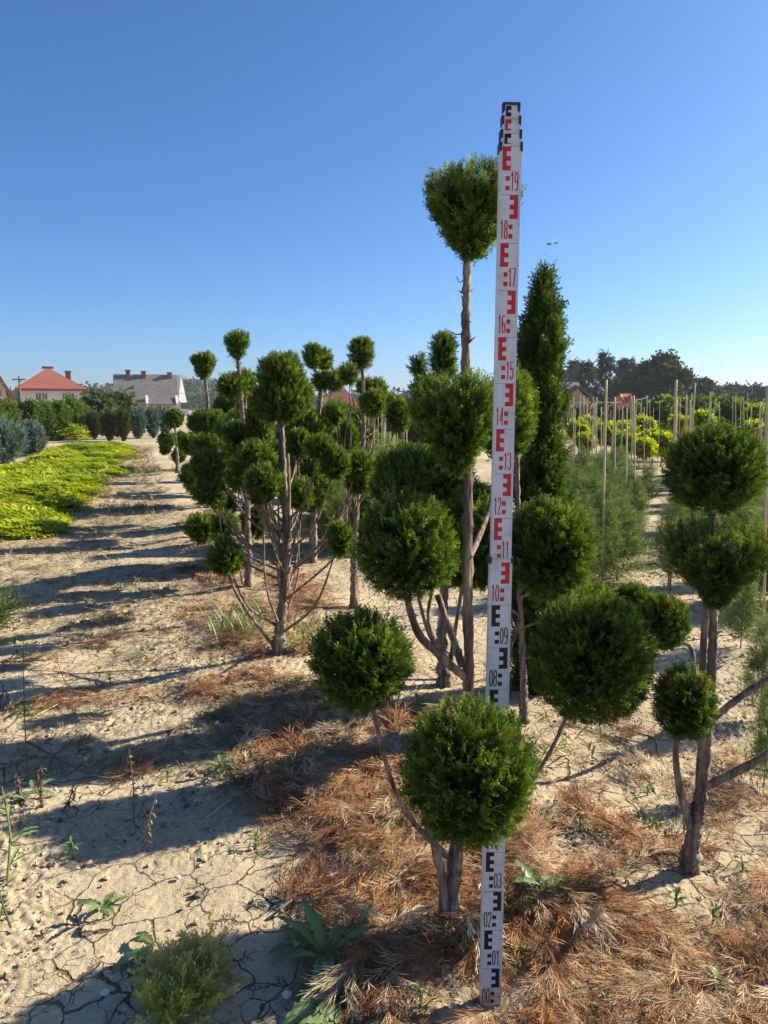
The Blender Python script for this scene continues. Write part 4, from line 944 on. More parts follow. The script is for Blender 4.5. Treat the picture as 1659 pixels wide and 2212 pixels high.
# ------------------------------------------------------------------ far trees
FARG = dict(c0=(.035, .05, .025), c1=(.075, .105, .05), hi=(.13, .165, .075))
def crown_tree(name, label, u, top, rpx, Y, seed, n, slen, kind='broad', pal=FARG, group='far trees on the right', botv=None):
    rng = np.random.default_rng(seed); x = P(u, 878, Y)[0]; h = P(u, top, Y)[2]; b = np.array([x, Y, 0.]); r = PX(rpx, Y)
    root = thing(name, b, label, 'tree', group)
    limb([b, b + (r * .03, 0, h * .4), b + (0, 0, h * .9)], h * .022, h * .004, 8, rng, .1, 14, .4).build('trunk', M['bark'], root, b)
    mb = MB()
    if kind == 'broad':
        ncl = 26; cc = sph(rng, ncl) * rng.uniform(.35, .85, (ncl, 1)) * np.array([r, r, h * .36]) + b + (0, 0, h * .60)
        cr = rng.uniform(.2, .38, ncl) * r; per = n // ncl; pos = []
        for q in range(ncl):
            d = sph(rng, per); pos.append(cc[q] + d * (cr[q] * rng.uniform(.5, 1.05, (per, 1))) * np.array([1, 1, .75]))
        p = np.concatenate(pos); d = sph(rng, len(p)) + (0, 0, .2); T = T_LEAF
        for q in range(0, ncl, 3): limb([b + (0, 0, h * .32), (cc[q] + b + (0, 0, h * .3)) / 2, cc[q]], h * .008, h * .002, 5, rng, .1, 6).build('limb', M['bark'], root, b)
    else:
        nl = 15; pos = []; dd = []
        for q in range(nl):
            t = q / (nl - 1); z = h * (.12 + .85 * t); rr = r * (1 - t) ** .85 + .15
            nb = rng.integers(5, 8)
            for a in rng.random(nb) * 6.28:
                l = rr * rng.uniform(.6, 1.15); m = max(4, int(n / (nl * 6.5)))
                s = rng.random(m) ** .7
                pp = b + np.stack([np.cos(a) * s * l, np.sin(a) * s * l, z - s * l * .30 + s * s * l * .22], 1) + rng.normal(size=(m, 3)) * slen * .12
                pos.append(pp); dd.append(np.stack([np.full(m, np.cos(a)), np.full(m, np.sin(a)), np.full(m, -.35)], 1) + rng.normal(size=(m, 3)) * .45)
        p = np.concatenate(pos); d = np.concatenate(dd); T = T_FAR
    m = len(p); bl = rng.random((m, 1)) ** 1.5; L = slen * rng.uniform(.6, 1.3, m)
    put_sprays(mb, T, p, d, L, np.array(pal['c0']) * (.7 + .6 * rng.random((m, 1))), np.array(pal['c1']) * (1 - bl) + np.array(pal['hi']) * bl, rng)
    mb.build('crown', M['far'], root, b); return root
crown_tree('spruce', 'broad dark spruce just right of the dark roof', 1262, 782, 32, 88, 201, 2250, 0.75, 'spruce')
crown_tree('spruce', 'tallest spruce with open layered branches against the sky', 1304, 760, 42, 90, 202, 1800, 0.75, 'spruce')
crown_tree('spruce', 'spruce with a slim tip, left of the pair beside the walnut tree', 1340, 776, 26, 95, 203, 1500, 0.70, 'spruce')
crown_tree('spruce', 'slightly taller right spruce of the pair beside the walnut tree', 1354, 774, 26, 90, 204, 1500, 0.70, 'spruce')
crown_tree('spruce', 'hazy far spruce peeking from behind the column conifer', 1236, 778, 26, 120, 205, 1500, 0.90, 'spruce')
crown_tree('broadleaf_tree', 'big dark walnut-like tree, largest crown on the skyline', 1432, 762, 58, 80, 206, 12480, 0.71)
crown_tree('broadleaf_tree', 'round dark tree on the left shoulder of the largest crown', 1385, 796, 34, 82, 207, 6240, 0.68)
crown_tree('broadleaf_tree', 'lower brownish tree to the right of the largest crown', 1500, 818, 44, 84, 208, 6240, 0.62, 'broad', dict(c0=(.04, .045, .02), c1=(.08, .08, .035), hi=(.12, .11, .05)))
crown_tree('broadleaf_tree', 'thin airy tree right of the brownish one', 1535, 825, 26, 100, 209, 2160, 0.74)
crown_tree('broadleaf_tree', 'small round far tree above the little dark roof', 1578, 832, 22, 120, 210, 2400, 0.93)
crown_tree('broadleaf_tree', 'dark low far tree beside the right pole', 1606, 842, 26, 110, 211, 2880, 0.87)
crown_tree('broadleaf_tree', 'far tree at the right border of the skyline', 1640, 836, 30, 110, 212, 3600, 0.93)
crown_tree('broadleaf_tree', 'far hazy tree behind the dark-roofed house', 1215, 800, 34, 140, 213, 3600, 1.24)
crown_tree('broadleaf_tree', 'small tree beside the dark utility pole on the left', 62, 838, 14, 130, 214, 1440, 0.93, group=None)
crown_tree('broadleaf_tree', 'low tree behind the airy topiary tree', 856, 868, 34, 130, 215, 2160, 1.12, group=None)
# wooded hill behind the houses
def hill():
    rng = np.random.default_rng(5)
    us = np.linspace(-400, 900, 60); top = np.interp(us, [-400, 0, 180, 250, 330, 380, 440, 520, 640, 900], [850, 852, 842, 834, 830, 818, 828, 838, 858, 874])
    Yh = 330.; mb = MB(); rows = []
    for t, zz in ((0, 0), (.35, .45), (.7, .85), (1, 1)):
        rows.append([(P(u, 878, Yh)[0], Yh - 60 + 110 * t, max(.2, zz * (P(u, v, Yh)[2] - 5))) for u, v in zip(us, top)])
    rows.append([(a, Yh + 200, 0) for a, _, _ in rows[-1]])
    V = np.array(rows).reshape(-1, 3); m = len(us); i = np.arange(4)[:, None] * m; j = np.arange(m - 1)[None]
    F = np.stack([i + j, i + j + 1, i + m + j + 1, i + m + j], -1).reshape(-1, 4); mb.smooth = True
    mb.add(V, F, (.04, .06, .025)); o = mb.build('hill', M['plain']); tag(o, 'low wooded hill behind the houses', 'hill', kind='structure')
    n = 4200; u = rng.uniform(-400, 880, n); t = rng.random(n) ** .6
    v = np.interp(u, us, top); x = np.array([P(a, 878, Yh)[0] for a in u]); zt = np.array([P(a, b, Yh)[2] for a, b in zip(u, v)])
    zz = np.interp(t, [0, .35, .7, 1], [0, .45, .85, 1]); z = zz * (zt - 5) + 2; y = Yh - 60 + 110 * t
    mb = MB(); k = 5; p = np.repeat(np.stack([x, y, z], 1), k, 0) + rng.normal(size=(n * k, 3)) * np.array([2.2, 2.2, 1.6])
    c = np.repeat(.7 + .6 * rng.random((n, 1)), k, 0)
    put_sprays(mb, T_LEAF, p, sph(rng, n * k), 3.4 * rng.uniform(.6, 1.3, n * k), c * (.03, .05, .02), c * (.075, .11, .04), rng)
    tag(mb.build('hillside_forest', M['far']), 'dense green woodland on the low hill behind the houses', 'forest', kind='stuff')
hill()
def low_wood():
    rng = np.random.default_rng(6); n = 2600
    u = rng.uniform(780, 2300, n); Y = rng.uniform(150, 190, n); x = (u - 829.5) / FD * Y
    hmax = .8 + 2.4 * fbm(x * .03, Y * 0, 8, 3); z = rng.random(n) ** .7 * hmax
    mb = MB(); c = .7 + .6 * rng.random((n, 1))
    put_sprays(mb, T_LEAF, np.stack([x, Y, z], 1), sph(rng, n), 3.2 * rng.uniform(.6, 1.3, n), c * (.03, .045, .025), c * (.06, .085, .045), rng)
    tag(mb.build('distant_woodland', M['far']), 'thin dark line of distant woodland on the horizon', 'forest', kind='stuff')
low_wood()

# ------------------------------------------------------------------ right side: stakes
GST = 'bamboo stakes in the young conifer rows'
def z3(x, y): return ((2150 + x * .5268) / 1.8226, (1300 + y * .5268) / 1.8226)
def z5(x, y): return ((2000 + x * .633) / 1.8226, (1300 + y * .633) / 1.8226)
STAKE = 'thin pale bamboo stake standing upright among the young feathery conifers'
def stake(tp, bt, rpx=None, r=.009, label=STAKE):
    b = GG(*bt); t = P(tp[0], tp[1], b[1]); rng = np.random.default_rng(int(tp[0] * 7) % 9999)
    mb = MB(); mb.smooth = True; p = spline([b - (0, 0, .03), (b + t) / 2 + rng.normal(size=3) * .004, t], 14); rad = np.full(len(p), r * .76); rad[::4] *= 1.18
    mb.tube(p, rad, 7); return tag(mb.build('bamboo_stake', M['bamboo'], None, b), label, 'stake', GST)
stake(z5(612, 310), z5(585, 1610), r=.0115, label='tall thick bamboo stake just right of the column conifer, nearest of its row')
stake(z5(1046, 308), z5(998, 1600), r=.0125, label='tall thick bamboo stake rising left of the upper big ball of the right tree')
stake(z5(665, 415), z5(660, 1230), r=.012, label='second thick bamboo stake right of the column conifer, ending above young foliage')
stake(z5(783, 405), z5(800, 1310), r=.011, label='bamboo stake leaning slightly in front of the little orange roof')
stake(z5(768, 410), z5(795, 1010), r=.011); stake(z5(1614, 345), z5(1592, 1850), r=.0125, label='thick bamboo stake at the right border of the view')
stake(z5(1165, 330), z5(1105, 1260), r=.012, label='bamboo stake with a pale cap standing behind the right tree'); stake(z5(1052, 425), z5(1030, 1290), r=.011)
for a, b in (((372, 432), (400, 800)), ((380, 432), (402, 790)), ((362, 470), (388, 760)), ((545, 450), (550, 905)), ((532, 455), (520, 900)), ((447, 460), (440, 850)), ((690, 470), (700, 850)), ((740, 460), (745, 860)),
             ((868, 405), (862, 840)), ((883, 430), (880, 830)), ((945, 435), (930, 860)), ((1072, 425), (1050, 1000)), ((1110, 400), (1080, 1250)), ((1142, 395), (1120, 1010)), ((1264, 450), (1258, 900)), ((1287, 450), (1262, 880)),
             ((1398, 410), (1395, 860)), ((1415, 415), (1418, 880)), ((1450, 430), (1440, 860)), ((1490, 390), (1488, 900)), ((1575, 450), (1545, 840)), ((530, 540), (545, 930)), ((655, 560), (640, 870)), ((515, 470), (508, 830)), ((600, 520), (585, 870)),
             ((1040, 430), (1010, 1500)), ((760, 480), (770, 850)), ((1600, 520), (1590, 900)), ((420, 500), (415, 860)), ((640, 500), (642, 840)), ((720, 500), (722, 830)), ((905, 480), (910, 820))):
    stake(z5(*a), z5(*b))
rg = np.random.default_rng(76)
for i in range(44):
    u = rg.uniform(1226, 1400) if i % 3 else rg.uniform(1470, 1655); bt = 985 + 130 * rg.random() ** 2; stake((u + rg.normal() * 4, rg.uniform(852, 890)), (u, bt), r=.011)
# dense band of stakes seen through the trees left of the tall one
rg = np.random.default_rng(77)
for i in range(46):
    u = rg.uniform(690, 880); bt = rg.uniform(968, 1000); stake((u + rg.normal() * 2, rg.uniform(868, 905)), (u, bt), r=.011,
        label='thin pale bamboo stake in the dense band left of the tall topiary tree')

# ------------------------------------------------------------------ young feathery conifers
FEA = dict(c0=(.07, .11, .045), c1=(.15, .22, .095), hi=(.24, .32, .13))
def feathery(seed, h, r, n=240):
    rng = np.random.default_rng(seed); root = thing('young_conifer', (0, 0, 0), '', '', None)
    limb([(0, 0, -.02), (.01, 0, h * .5), (0, .01, h)], .012, .003, 6, rng, .1, 10).build('trunk', M['twig'], root)
    mb = MB(); t = rng.random(n) ** .85; a = rng.random(n) * 6.28
    L = (r * (1 - t) ** .6 + .08) * rng.uniform(.7, 1.15, n)
    d = np.stack([np.cos(a), np.sin(a), rng.uniform(.25, .85, n)], 1)
    p = np.stack([t * 0, t * 0, h * (.06 + .92 * t)], 1)
    b = rng.random((n, 1))
    put_sprays(mb, T_FEA, p, d, L, np.array(FEA['c0']), np.array(FEA['c1']) * (1 - b) + np.array(FEA['hi']) * b, rng, np.array([0, 0, 1.2]))
    q = np.repeat(np.arange(n), 3); dn = d / np.linalg.norm(d, axis=1, keepdims=True)
    f = rng.uniform(.25, .85, (len(q), 1)); pp = p[q] + dn[q] * f * L[q][:, None]; d2 = dn[q] + rng.normal(size=(len(q), 3)) * .5 + (0, 0, .15)
    b = rng.random((len(q), 1)); put_sprays(mb, T_FEA, pp, d2, L[q] * .42, np.array(FEA['c0']), np.array(FEA['c1']) * (1 - b) + np.array(FEA['hi']) * b, rng, np.array([0, 0, 1.]))
    mb.build('foliage', M['cypress'], root); return root
protos = [feathery(301 + i, 1.0, .34, 240) for i in range(3)]
used = [False] * 3
def put_feathery(i, b, h, wd, rz, label, group='young feathery conifers between the stakes'):
    k = i % 3; o = protos[k] if not used[k] else copy_tree(protos[k]); used[k] = True
    o.location = [float(q) for q in b]; o.rotation_euler = (0, 0, rz); s = wd / .34; o.scale = (s, s, h); tag(o, label, 'young conifer', group); return o
fl = [((1302, 1268), 1040, 40, 'grey green feathery young conifer at the foot of the nearest thick stake'), ((1330, 1145), 1010, 30, 'feathery young conifer behind the nearest one, beside the second thick stake'),
      ((1372, 1170), 1030, 30, 'feathery young conifer at the foot of the leaning stake'), ((1448, 1275), 1060, 48, 'feathery young conifer below the second big ball of the right tree'),
      ((1275, 1190), 1000, 40, 'feathery young conifer half hidden behind the column conifer foot'), ((1640, 1560), 1330, 50, 'feathery young conifer at the right border with drooping grey sprays'),
      ((1600, 1400), 1225, 46, 'feathery young conifer behind the curved-foot tree near the right border'), ((1650, 1700), 1480, 40, 'low feathery young conifer lowest at the right border'),
      ((1610, 1190), 1040, 40, 'feathery young conifer right of the upper ball of the right tree'), ((1400, 1090), 1000, 26, 'feathery young conifer left of the second thick stake at the path side')]
for i, (bt, top, rpx, lab) in enumerate(fl):
    b = GG(*bt); put_feathery(i, b, P(bt[0], top, b[1])[2] - b[2], PX(rpx, b[1]), i * 1.3, lab)
rg = np.random.default_rng(9)
for i in range(100):
    Y = rg.uniform(8, 16) if i > 10 else rg.uniform(5.2, 7.5); side = rg.random()
    u = rg.uniform(1215, 1378) if i % 2 else rg.uniform(1465, 1720)
    if Y < 7.5 and i % 2: u = rg.choice([1262, 1352]) + rg.normal() * 10
    x = (u - 829.5) / FD * Y; put_feathery(i, (x, Y, gz(x, Y)), rg.uniform(.4, .75) if Y > 8 else .7, rg.uniform(.16, .26), rg.random() * 6,
        'small feathery young conifer in the rows farther back on the right')
for i in range(26):
    Y = rg.uniform(7, 14); u = rg.uniform(690, 890); x = (u - 829.5) / FD * Y
    put_feathery(i, (x, Y, gz(x, Y)), rg.uniform(.6, 1.0), rg.uniform(.2, .32), rg.random() * 6, 'small feathery young conifer behind the topiary row left of the tall tree', 'young feathery conifers behind the row')
# lime coloured topiary balls
LIME = dict(c0=(.05, .09, .010), c1=(.27, .36, .015), hi=(.56, .58, .03))
rg = np.random.default_rng(10)
def lime(u, v, rpx, Y, label):
    b0 = P(u, v, Y); b = np.array([b0[0], Y, gz(b0[0], Y)]); root = thing('golden_topiary', b, label, 'golden conifer', 'golden ball conifers')
    limb([b - (0, 0, .03), (b + b0) / 2 + (.02, 0, 0), b0], .025, .012, 6, rg, .1, 8).build('trunk', M['bark'], root, b)
    mb = MB(); r = PX(rpx * 1.45, Y); ball(mb, b0, r, r * .9, rg, 620, .20, 'ball', dict(c0=LIME['c0'], c1=LIME['c1'], hi=LIME['hi'], dry=LIME['hi']), T_FAR, .6, .10, .8, 0, .15)
    mb.build('foliage_ball', M['cypress'], root, b)
ll = ['upper left golden ball conifer next to the column conifer', 'golden ball conifer topmost in the left group', 'golden ball conifer right of the nearest thick stake', 'small golden ball low in the left group',
      'golden ball conifer behind the leaning stake', 'golden ball below the one behind the leaning stake', 'highest golden ball, alone in front of the vineyard', 'golden ball lowest right of the leaning stake', 'wide golden ball in the middle of the lower row',
      'golden ball at the right end of the lower row', 'small golden ball left of the second thick stake', 'golden ball conifer behind the top of the right tree', 'golden ball conifer near the right border', 'second golden ball near the right border, lower']
for (x, y, rpx, Y), lab in zip(((245, 750, 15, 15), (325, 715, 15, 15.5), (450, 780, 17, 14.5), (295, 835, 13, 14), (590, 765, 18, 15.5), (580, 845, 17, 14), (735, 730, 17, 16), (735, 885, 15, 13.5), (800, 830, 18, 14.5), (865, 850, 18, 14), (985, 700, 12, 16.5), (1160, 690, 17, 16), (1580, 650, 20, 16), (1560, 760, 17, 14)), ll):
    u, v = z3(x, y); lime(u, v, rpx * 1.05, Y + 4, lab)
# vine-like broad-leaved plants behind
VIN = dict(c0=(.035, .065, .014), c1=(.09, .16, .025), hi=(.26, .36, .08))
rg = np.random.default_rng(12)
for i in range(17):
    u = 1400 + i * 19; Y = rg.uniform(29, 32); b = np.array([(u - 829.5) / FD * Y, Y, 0.]); h = P(u, rg.uniform(866, 878), Y)[2]
    bush('vine_plant', 'leafy green vine plant in the broad-leaved row behind the golden balls', 'vine', b, PX(22, Y), h, 400 + i, .42, 900, VIN, T_LEAF, 'vine plants in the far row', .3, 'ball', core=.8)
for i, (u, v) in enumerate(((1235, 880), (1262, 876), (1290, 878), (1318, 884), (1345, 886), (1375, 880))):
    Y = 34; b = np.array([(u - 829.5) / FD * Y, Y, 0.]); h = P(u, v, Y)[2]
    lab = ['pale green willowy shrub left of all behind the golden balls', 'pale green willowy shrub under the dark-roofed house', 'dull green shrub between the dark roof and the orange roof', 'dark narrow shrub left of the orange roof', 'dark narrow shrub right below the orange roof', 'green shrub right of the orange roof'][i]
    bush('background_shrub', lab, 'shrub', b, PX(17, Y), h, 430 + i, .45, 420, [FEA, FEA, LEAFY, YEW, YEW, VIN][i], [T_FAR, T_FAR, T_LEAF, T_FAR, T_FAR, T_LEAF][i], None, .7, 'egg', core=.75)
for i, u in enumerate((905, 700, 720, 745, 800, 835, 865)):
    Y = 26; b = np.array([(u - 829.5) / FD * Y, Y, 0.]); h = P(u, 884, Y)[2]
    bush('background_shrub', 'green shrub in the low row far behind the bamboo stakes', 'shrub', b, PX(22, Y), h, 450 + i, .5, 420, VIN, T_LEAF, 'low shrubs far behind the stakes', .5, 'ball', core=.75)

# ------------------------------------------------------------------ weeds
def leaf(mb, base, az, L, W, lift, droop, rng, teeth=5, c=(.10, .17, .05), n=25, mid=(.20, .27, .12), roll=0):
    t = np.linspace(0, 1, n); d = np.array([math.cos(az), math.sin(az)]); s = np.array([-d[1], d[0], 0])
    ang = lift - droop * t; r = np.cumsum(np.cos(ang)) * L / n; z = np.cumsum(np.sin(ang)) * L / n
    wv = W * .5 * np.clip(np.sin(np.pi * np.clip(t * .93 + .07, 0, 1)) ** .75, .05, 1) * (.45 + .55 * t ** .5)
    saw = 1 - (.50 if teeth > 1 else 0) * ((t * teeth * 1.4) % 1); wv = wv * saw; wv[-1] = .001
    C = base + np.stack([d[0] * r, d[1] * r, z], 1); up = .28 * wv + np.abs(np.sin(t * 9 + az)) * .06 * W
    roll_v = np.array([0, 0, math.sin(roll)])
    Lf = C + np.outer(wv, s) * math.cos(roll) + up[:, None] * (0, 0, 1) + np.outer(wv, roll_v); Rt = C - np.outer(wv, s) * math.cos(roll) + up[:, None] * (0, 0, 1) - np.outer(wv, roll_v)
    V = np.concatenate([Lf, C, Rt]); i = np.arange(n - 1)
    F = np.concatenate([np.stack([i, i + 1, n + i + 1, n + i], 1), np.stack([n + i, n + i + 1, 2 * n + i + 1, 2 * n + i], 1)])
    k = rng.uniform(.8, 1.2); cc = np.array(c) * k
    mb.add(V, F, np.concatenate([np.tile(cc, (n, 1)), np.tile(np.array(mid) * k, (n, 1)), np.tile(cc, (n, 1))]))
def rosette(uv, label, n, L, W, seed, c=(.085, .16, .045), stem=0., lift=(.35, 1.0), droop=1.1, teeth=5, name='leafy_weed', azr=None, group='leafy weeds on the soil'):
    rng = np.random.default_rng(seed); b = GG(*uv); b[2] += .012; root = thing(name, b, label, 'weed', group)
    if stem:
        mb = MB(); mb.tube(spline([b - (0, 0, .03), b + (.004, 0, stem * .5), b + (0, .004, stem)], 8), .003, 6, (.16, .22, .08)); mb.build('stem', M['leaf'], root, b)
    for i in range(n):
        mb = MB(); mb.smooth = True
        az = (i * 2.4 + rng.normal() * .3) if azr is None else rng.uniform(*azr)
        z = stem * (i / max(1, n - 1)) if stem else 0
        leaf(mb, b + (0, 0, z), az, L * rng.uniform(.65, 1.15) * (1 - .35 * (z / stem if stem else 0)), W * rng.uniform(.8, 1.15), rng.uniform(*lift), droop * rng.uniform(.7, 1.3), rng, teeth, c)
        mb.build('leaf', M['leaf'], root, b)
    return root
rosette((705, 2085), 'large toothed dark green weed rosette left of the staff foot, upper one', 9, .17, .050, 501, (.13, .25, .065), lift=(.5, 1.2))
rosette((715, 2170), 'big spreading weed rosette at the bottom, in front of the darker one', 9, .15, .055, 502, (.13, .25, .065), lift=(.3, .8))
rosette((745, 2235), 'pale sunlit weed leaves cut by the bottom edge', 6, .12, .05, 503, (0.172, 0.265, 0.092), lift=(.5, 1.0))
rosette((1165, 1955), 'broad-leaved toothed weed right of the staff foot', 10, .13, .042, 504, (0.092, 0.184, 0.069), lift=(.4, 1.3), stem=.05)
rosette((222, 1985), 'sunlit light green weed with narrow leaves on bare soil at lower left', 8, .10, .030, 505, (0.127, 0.230, 0.057), lift=(.4, 1.0), stem=.02)
rosette((335, 2055), 'dark flat weed beside the withering golden conifer tuft', 5, .13, .045, 506, (0.075, 0.180, 0.075), lift=(.2, .6), azr=(2.0, 4.4))
rosette((478, 1672), 'dark green weed with spreading toothed leaves in the shade, middle left', 7, .13, .032, 507, (0.068, 0.150, 0.053), lift=(.3, .9), stem=.03)
rosette((622, 1668), 'low dark weed in the shade left of the left topiary ball stem', 7, .12, .036, 508, (0.068, 0.150, 0.053), lift=(.2, .6))
rosette((452, 1552), 'flat dark weed at the upper edge of the shaded bare soil', 10, .10, .025, 509, (0.068, 0.143, 0.060), lift=(.2, .7))
rosette((858, 2115), 'small upright weed with light leaves between the rosettes and the staff', 6, .085, .022, 510, (0.127, 0.230, 0.057), lift=(.8, 1.4), stem=.03)
rosette((360, 1690), 'small whorled weed seedling on shaded soil near the fallen brown branch', 12, .045, .012, 511, (0.090, 0.195, 0.045), lift=(.3, 1.0), stem=.05, teeth=1)
rosette((402, 1732), 'pale grey wilted weed seedling on shaded soil', 5, .04, .014, 512, (0.207, 0.276, 0.196), lift=(.4, 1.0), teeth=1)
rosette((1090, 2062), 'bright yellow green weed just right of the staff', 6, .09, .022, 513, (0.253, 0.368, 0.034), lift=(.1, .9), azr=(-1.2, .8), teeth=1)
rosette((50, 1540), 'weed with light leaves beside the tall thin weed at the left', 6, .12, .035, 514, (0.092, 0.184, 0.069), lift=(.3, .9))
rosette((640, 1490), 'small light green weed in the brown litter below the many-branched tree', 9, .09, .022, 515, (0.149, 0.253, 0.057), lift=(.6, 1.3), stem=.04)
rosette((1555, 1755), 'small fresh green seedling right of the curved foot', 8, .05, .014, 516, (0.127, 0.230, 0.034), lift=(.5, 1.3), stem=.05, teeth=1)
rosette((1608, 1650), 'upright fresh green seedling at the right border', 9, .06, .014, 517, (0.138, 0.253, 0.034), lift=(.8, 1.4), stem=.05, teeth=1)
rosette((1235, 1925), 'little weed with round light leaves right of the toothed one', 6, .05, .022, 518, (0.138, 0.241, 0.057), lift=(.3, .9), teeth=1)
rosette((1310, 2190), 'tiny weed in the brown litter at the bottom', 7, .045, .016, 519, (0.149, 0.230, 0.069), lift=(.6, 1.3), stem=.03, teeth=1)
rosette((75, 1722), 'dark weed hidden between the withered stalks at the left', 6, .10, .034, 520, (0.068, 0.150, 0.060), lift=(.3, .8))
def grass(uv, label, n, L, seed, c=(.16, .26, .06), spread=.08):
    rng = np.random.default_rng(seed); b = GG(*uv); mb = MB()
    for i in range(n):
        az = rng.random() * 6.28; p = b + (rng.normal() * spread, rng.normal() * spread, 0); leaf(mb, p, az, L * rng.uniform(.5, 1.2), .009 * rng.uniform(.7, 1.5), rng.uniform(.8, 1.45), rng.uniform(.3, 1.2), rng, 1, np.array(c) * rng.uniform(.7, 1.3), 8, c)
    return tag(mb.build('grass_tuft', M['leaf'], None, b), label, 'grass', 'grass tufts') if spread < .1 else tag(mb.build('grass_patch', M['leaf'], None, b), label, 'grass', kind='stuff')
grass((525, 1375), 'light green grass tuft left of the foot of the many-branched tree', 70, .26, 531, (.20, .30, .10), .11)
grass((640, 1395), 'yellowish grass tuft right of the foot of the many-branched tree', 60, .20, 532, (.24, .30, .08), .10)
grass((1105, 1985), 'thin grass blades right behind the staff foot', 14, .17, 533, (.20, .30, .09), .012)
grass((985, 2030), 'low green shoots at the base of the tall topiary trunk', 60, .09, 534, (.16, .24, .05), .045)
grass((1180, 1620), 'light green weeds below the large right ball', 50, .10, 535, (.18, .24, .06), .10)
grass((890, 1545), 'sparse grass behind the left ball of the tall tree', 60, .12, 536, (.18, .24, .07), .06)
grass((285, 1105), 'flat dry grass patch in the middle of the path', 320, .14, 537, (.20, .22, .10), .22)
grass((330, 1020), 'thin dry grass patch on the path near the little tree', 300, .16, 538, (.24, .23, .11), .3)
grass((1420, 1790), 'patch of tiny green clover left of the curved foot', 70, .035, 539, (.16, .24, .05), .07)
grass((1240, 1175), 'green weeds under the column conifer', 60, .25, 540, (.14, .2, .06), .25)
grass((190, 1330), 'small weeds scattered on the sunlit path', 26, .07, 541, (.12, .17, .06), .25)
def tall_weed(uv, topuv, label, seed, c, nleaf=14, L=.06, r=.003, W=.014):
    rng = np.random.default_rng(seed); b = GG(*uv); t = P(topuv[0], topuv[1], b[1]); root = thing('tall_weed', b, label, 'weed', 'tall weeds at the left')
    p = spline([b - (0, 0, .02), (b + t) / 2 + (rng.normal() * .01, 0, 0), t], 16); mb = MB(); mb.tube(p, np.linspace(r, r * .4, len(p)), 6, np.array(c) * 1.1); mb.build('stem', M['leaf'], root, b)
    for i in range(nleaf):
        q = p[int((.15 + .82 * i / nleaf) * (len(p) - 1))]; mb = MB(); leaf(mb, q, rng.random() * 6.28, L * rng.uniform(.5, 1.2) * (1.3 - .8 * i / nleaf), W, rng.uniform(.2, 1.), .9, rng, 4, c); mb.build('leaf', M['leaf'], root, b)
tall_weed((62, 1700), (50, 1385), 'tall thin dark weed with sparse leaves standing in the shade at the left', 551, (.07, .12, .045), 16, .055)
tall_weed((14, 1900), (4, 1700), 'sunlit pale weed at the left border, lower', 552, (.22, .30, .10), 10, .10, .005, .022)
tall_weed((30, 2010), (-6, 1850), 'thin dark-stemmed weed at the left border near the bottom', 553, (.10, .15, .06), 7, .07, .004)
tall_weed((163, 1510), (120, 1415), 'thin reddish bent weed right of the tall dark one', 554, (.12, .12, .06), 6, .03, .002, .008)
def dead_stalk(uv, topuv, label, seed, n=26, c=(.26, .19, .12)):
    rng = np.random.default_rng(seed); b = GG(*uv); t = P(topuv[0], topuv[1], b[1]); root = thing('withered_stalk', b, label, 'dead weed', 'withered weed stalks')
    p = spline([b - (0, 0, .02), b * .6 + t * .4 + (rng.normal() * .012, 0, 0), t], 14); mb = MB(); mb.tube(p, np.linspace(.0035, .0015, len(p)), 6, np.array(c) * .9, .2, rng); mb.build('stem', M['litter'], root, b)
    mb = MB()
    for i in range(n):
        q = p[int((.3 + .68 * rng.random()) * (len(p) - 1))]; leaf(mb, q, rng.random() * 6.28, rng.uniform(.012, .035), rng.uniform(.006, .014), rng.uniform(-.8, .8), rng.uniform(1.0, 2.6), rng, 2, np.array(c) * rng.uniform(.6, 1.3), 7, c)
    mb.build('withered_leaves', M['litter'], root, b)
dead_stalk((288, 1778), (279, 1618), 'tall withered weed stalk in the shade, left of the two in the middle', 561, 30)
dead_stalk((307, 1838), (338, 1715), 'leaning withered weed stalk, right of the two in the middle', 562, 30, (.32, .24, .14))
dead_stalk((95, 1745), (88, 1655), 'thick brown withered stalk near the left border', 563, 70, (.20, .14, .09))
dead_stalk((50, 1745), (34, 1668), 'dark withered stalk at the foot of the tall thin weed', 564, 70, (.14, .11, .08))
dead_stalk((128, 1752), (160, 1690), 'drooping dark withered stalk right of the thick brown one', 565, 40, (.15, .11, .08))
dead_stalk((60, 1785), (52, 1758), 'short yellowish withered stump of a weed near the left border', 566, 26, (.34, .27, .12))
dead_stalk((20, 1530), (14, 1490), 'stubby grey withered weed at the far left border', 567, 20, (.22, .17, .11))

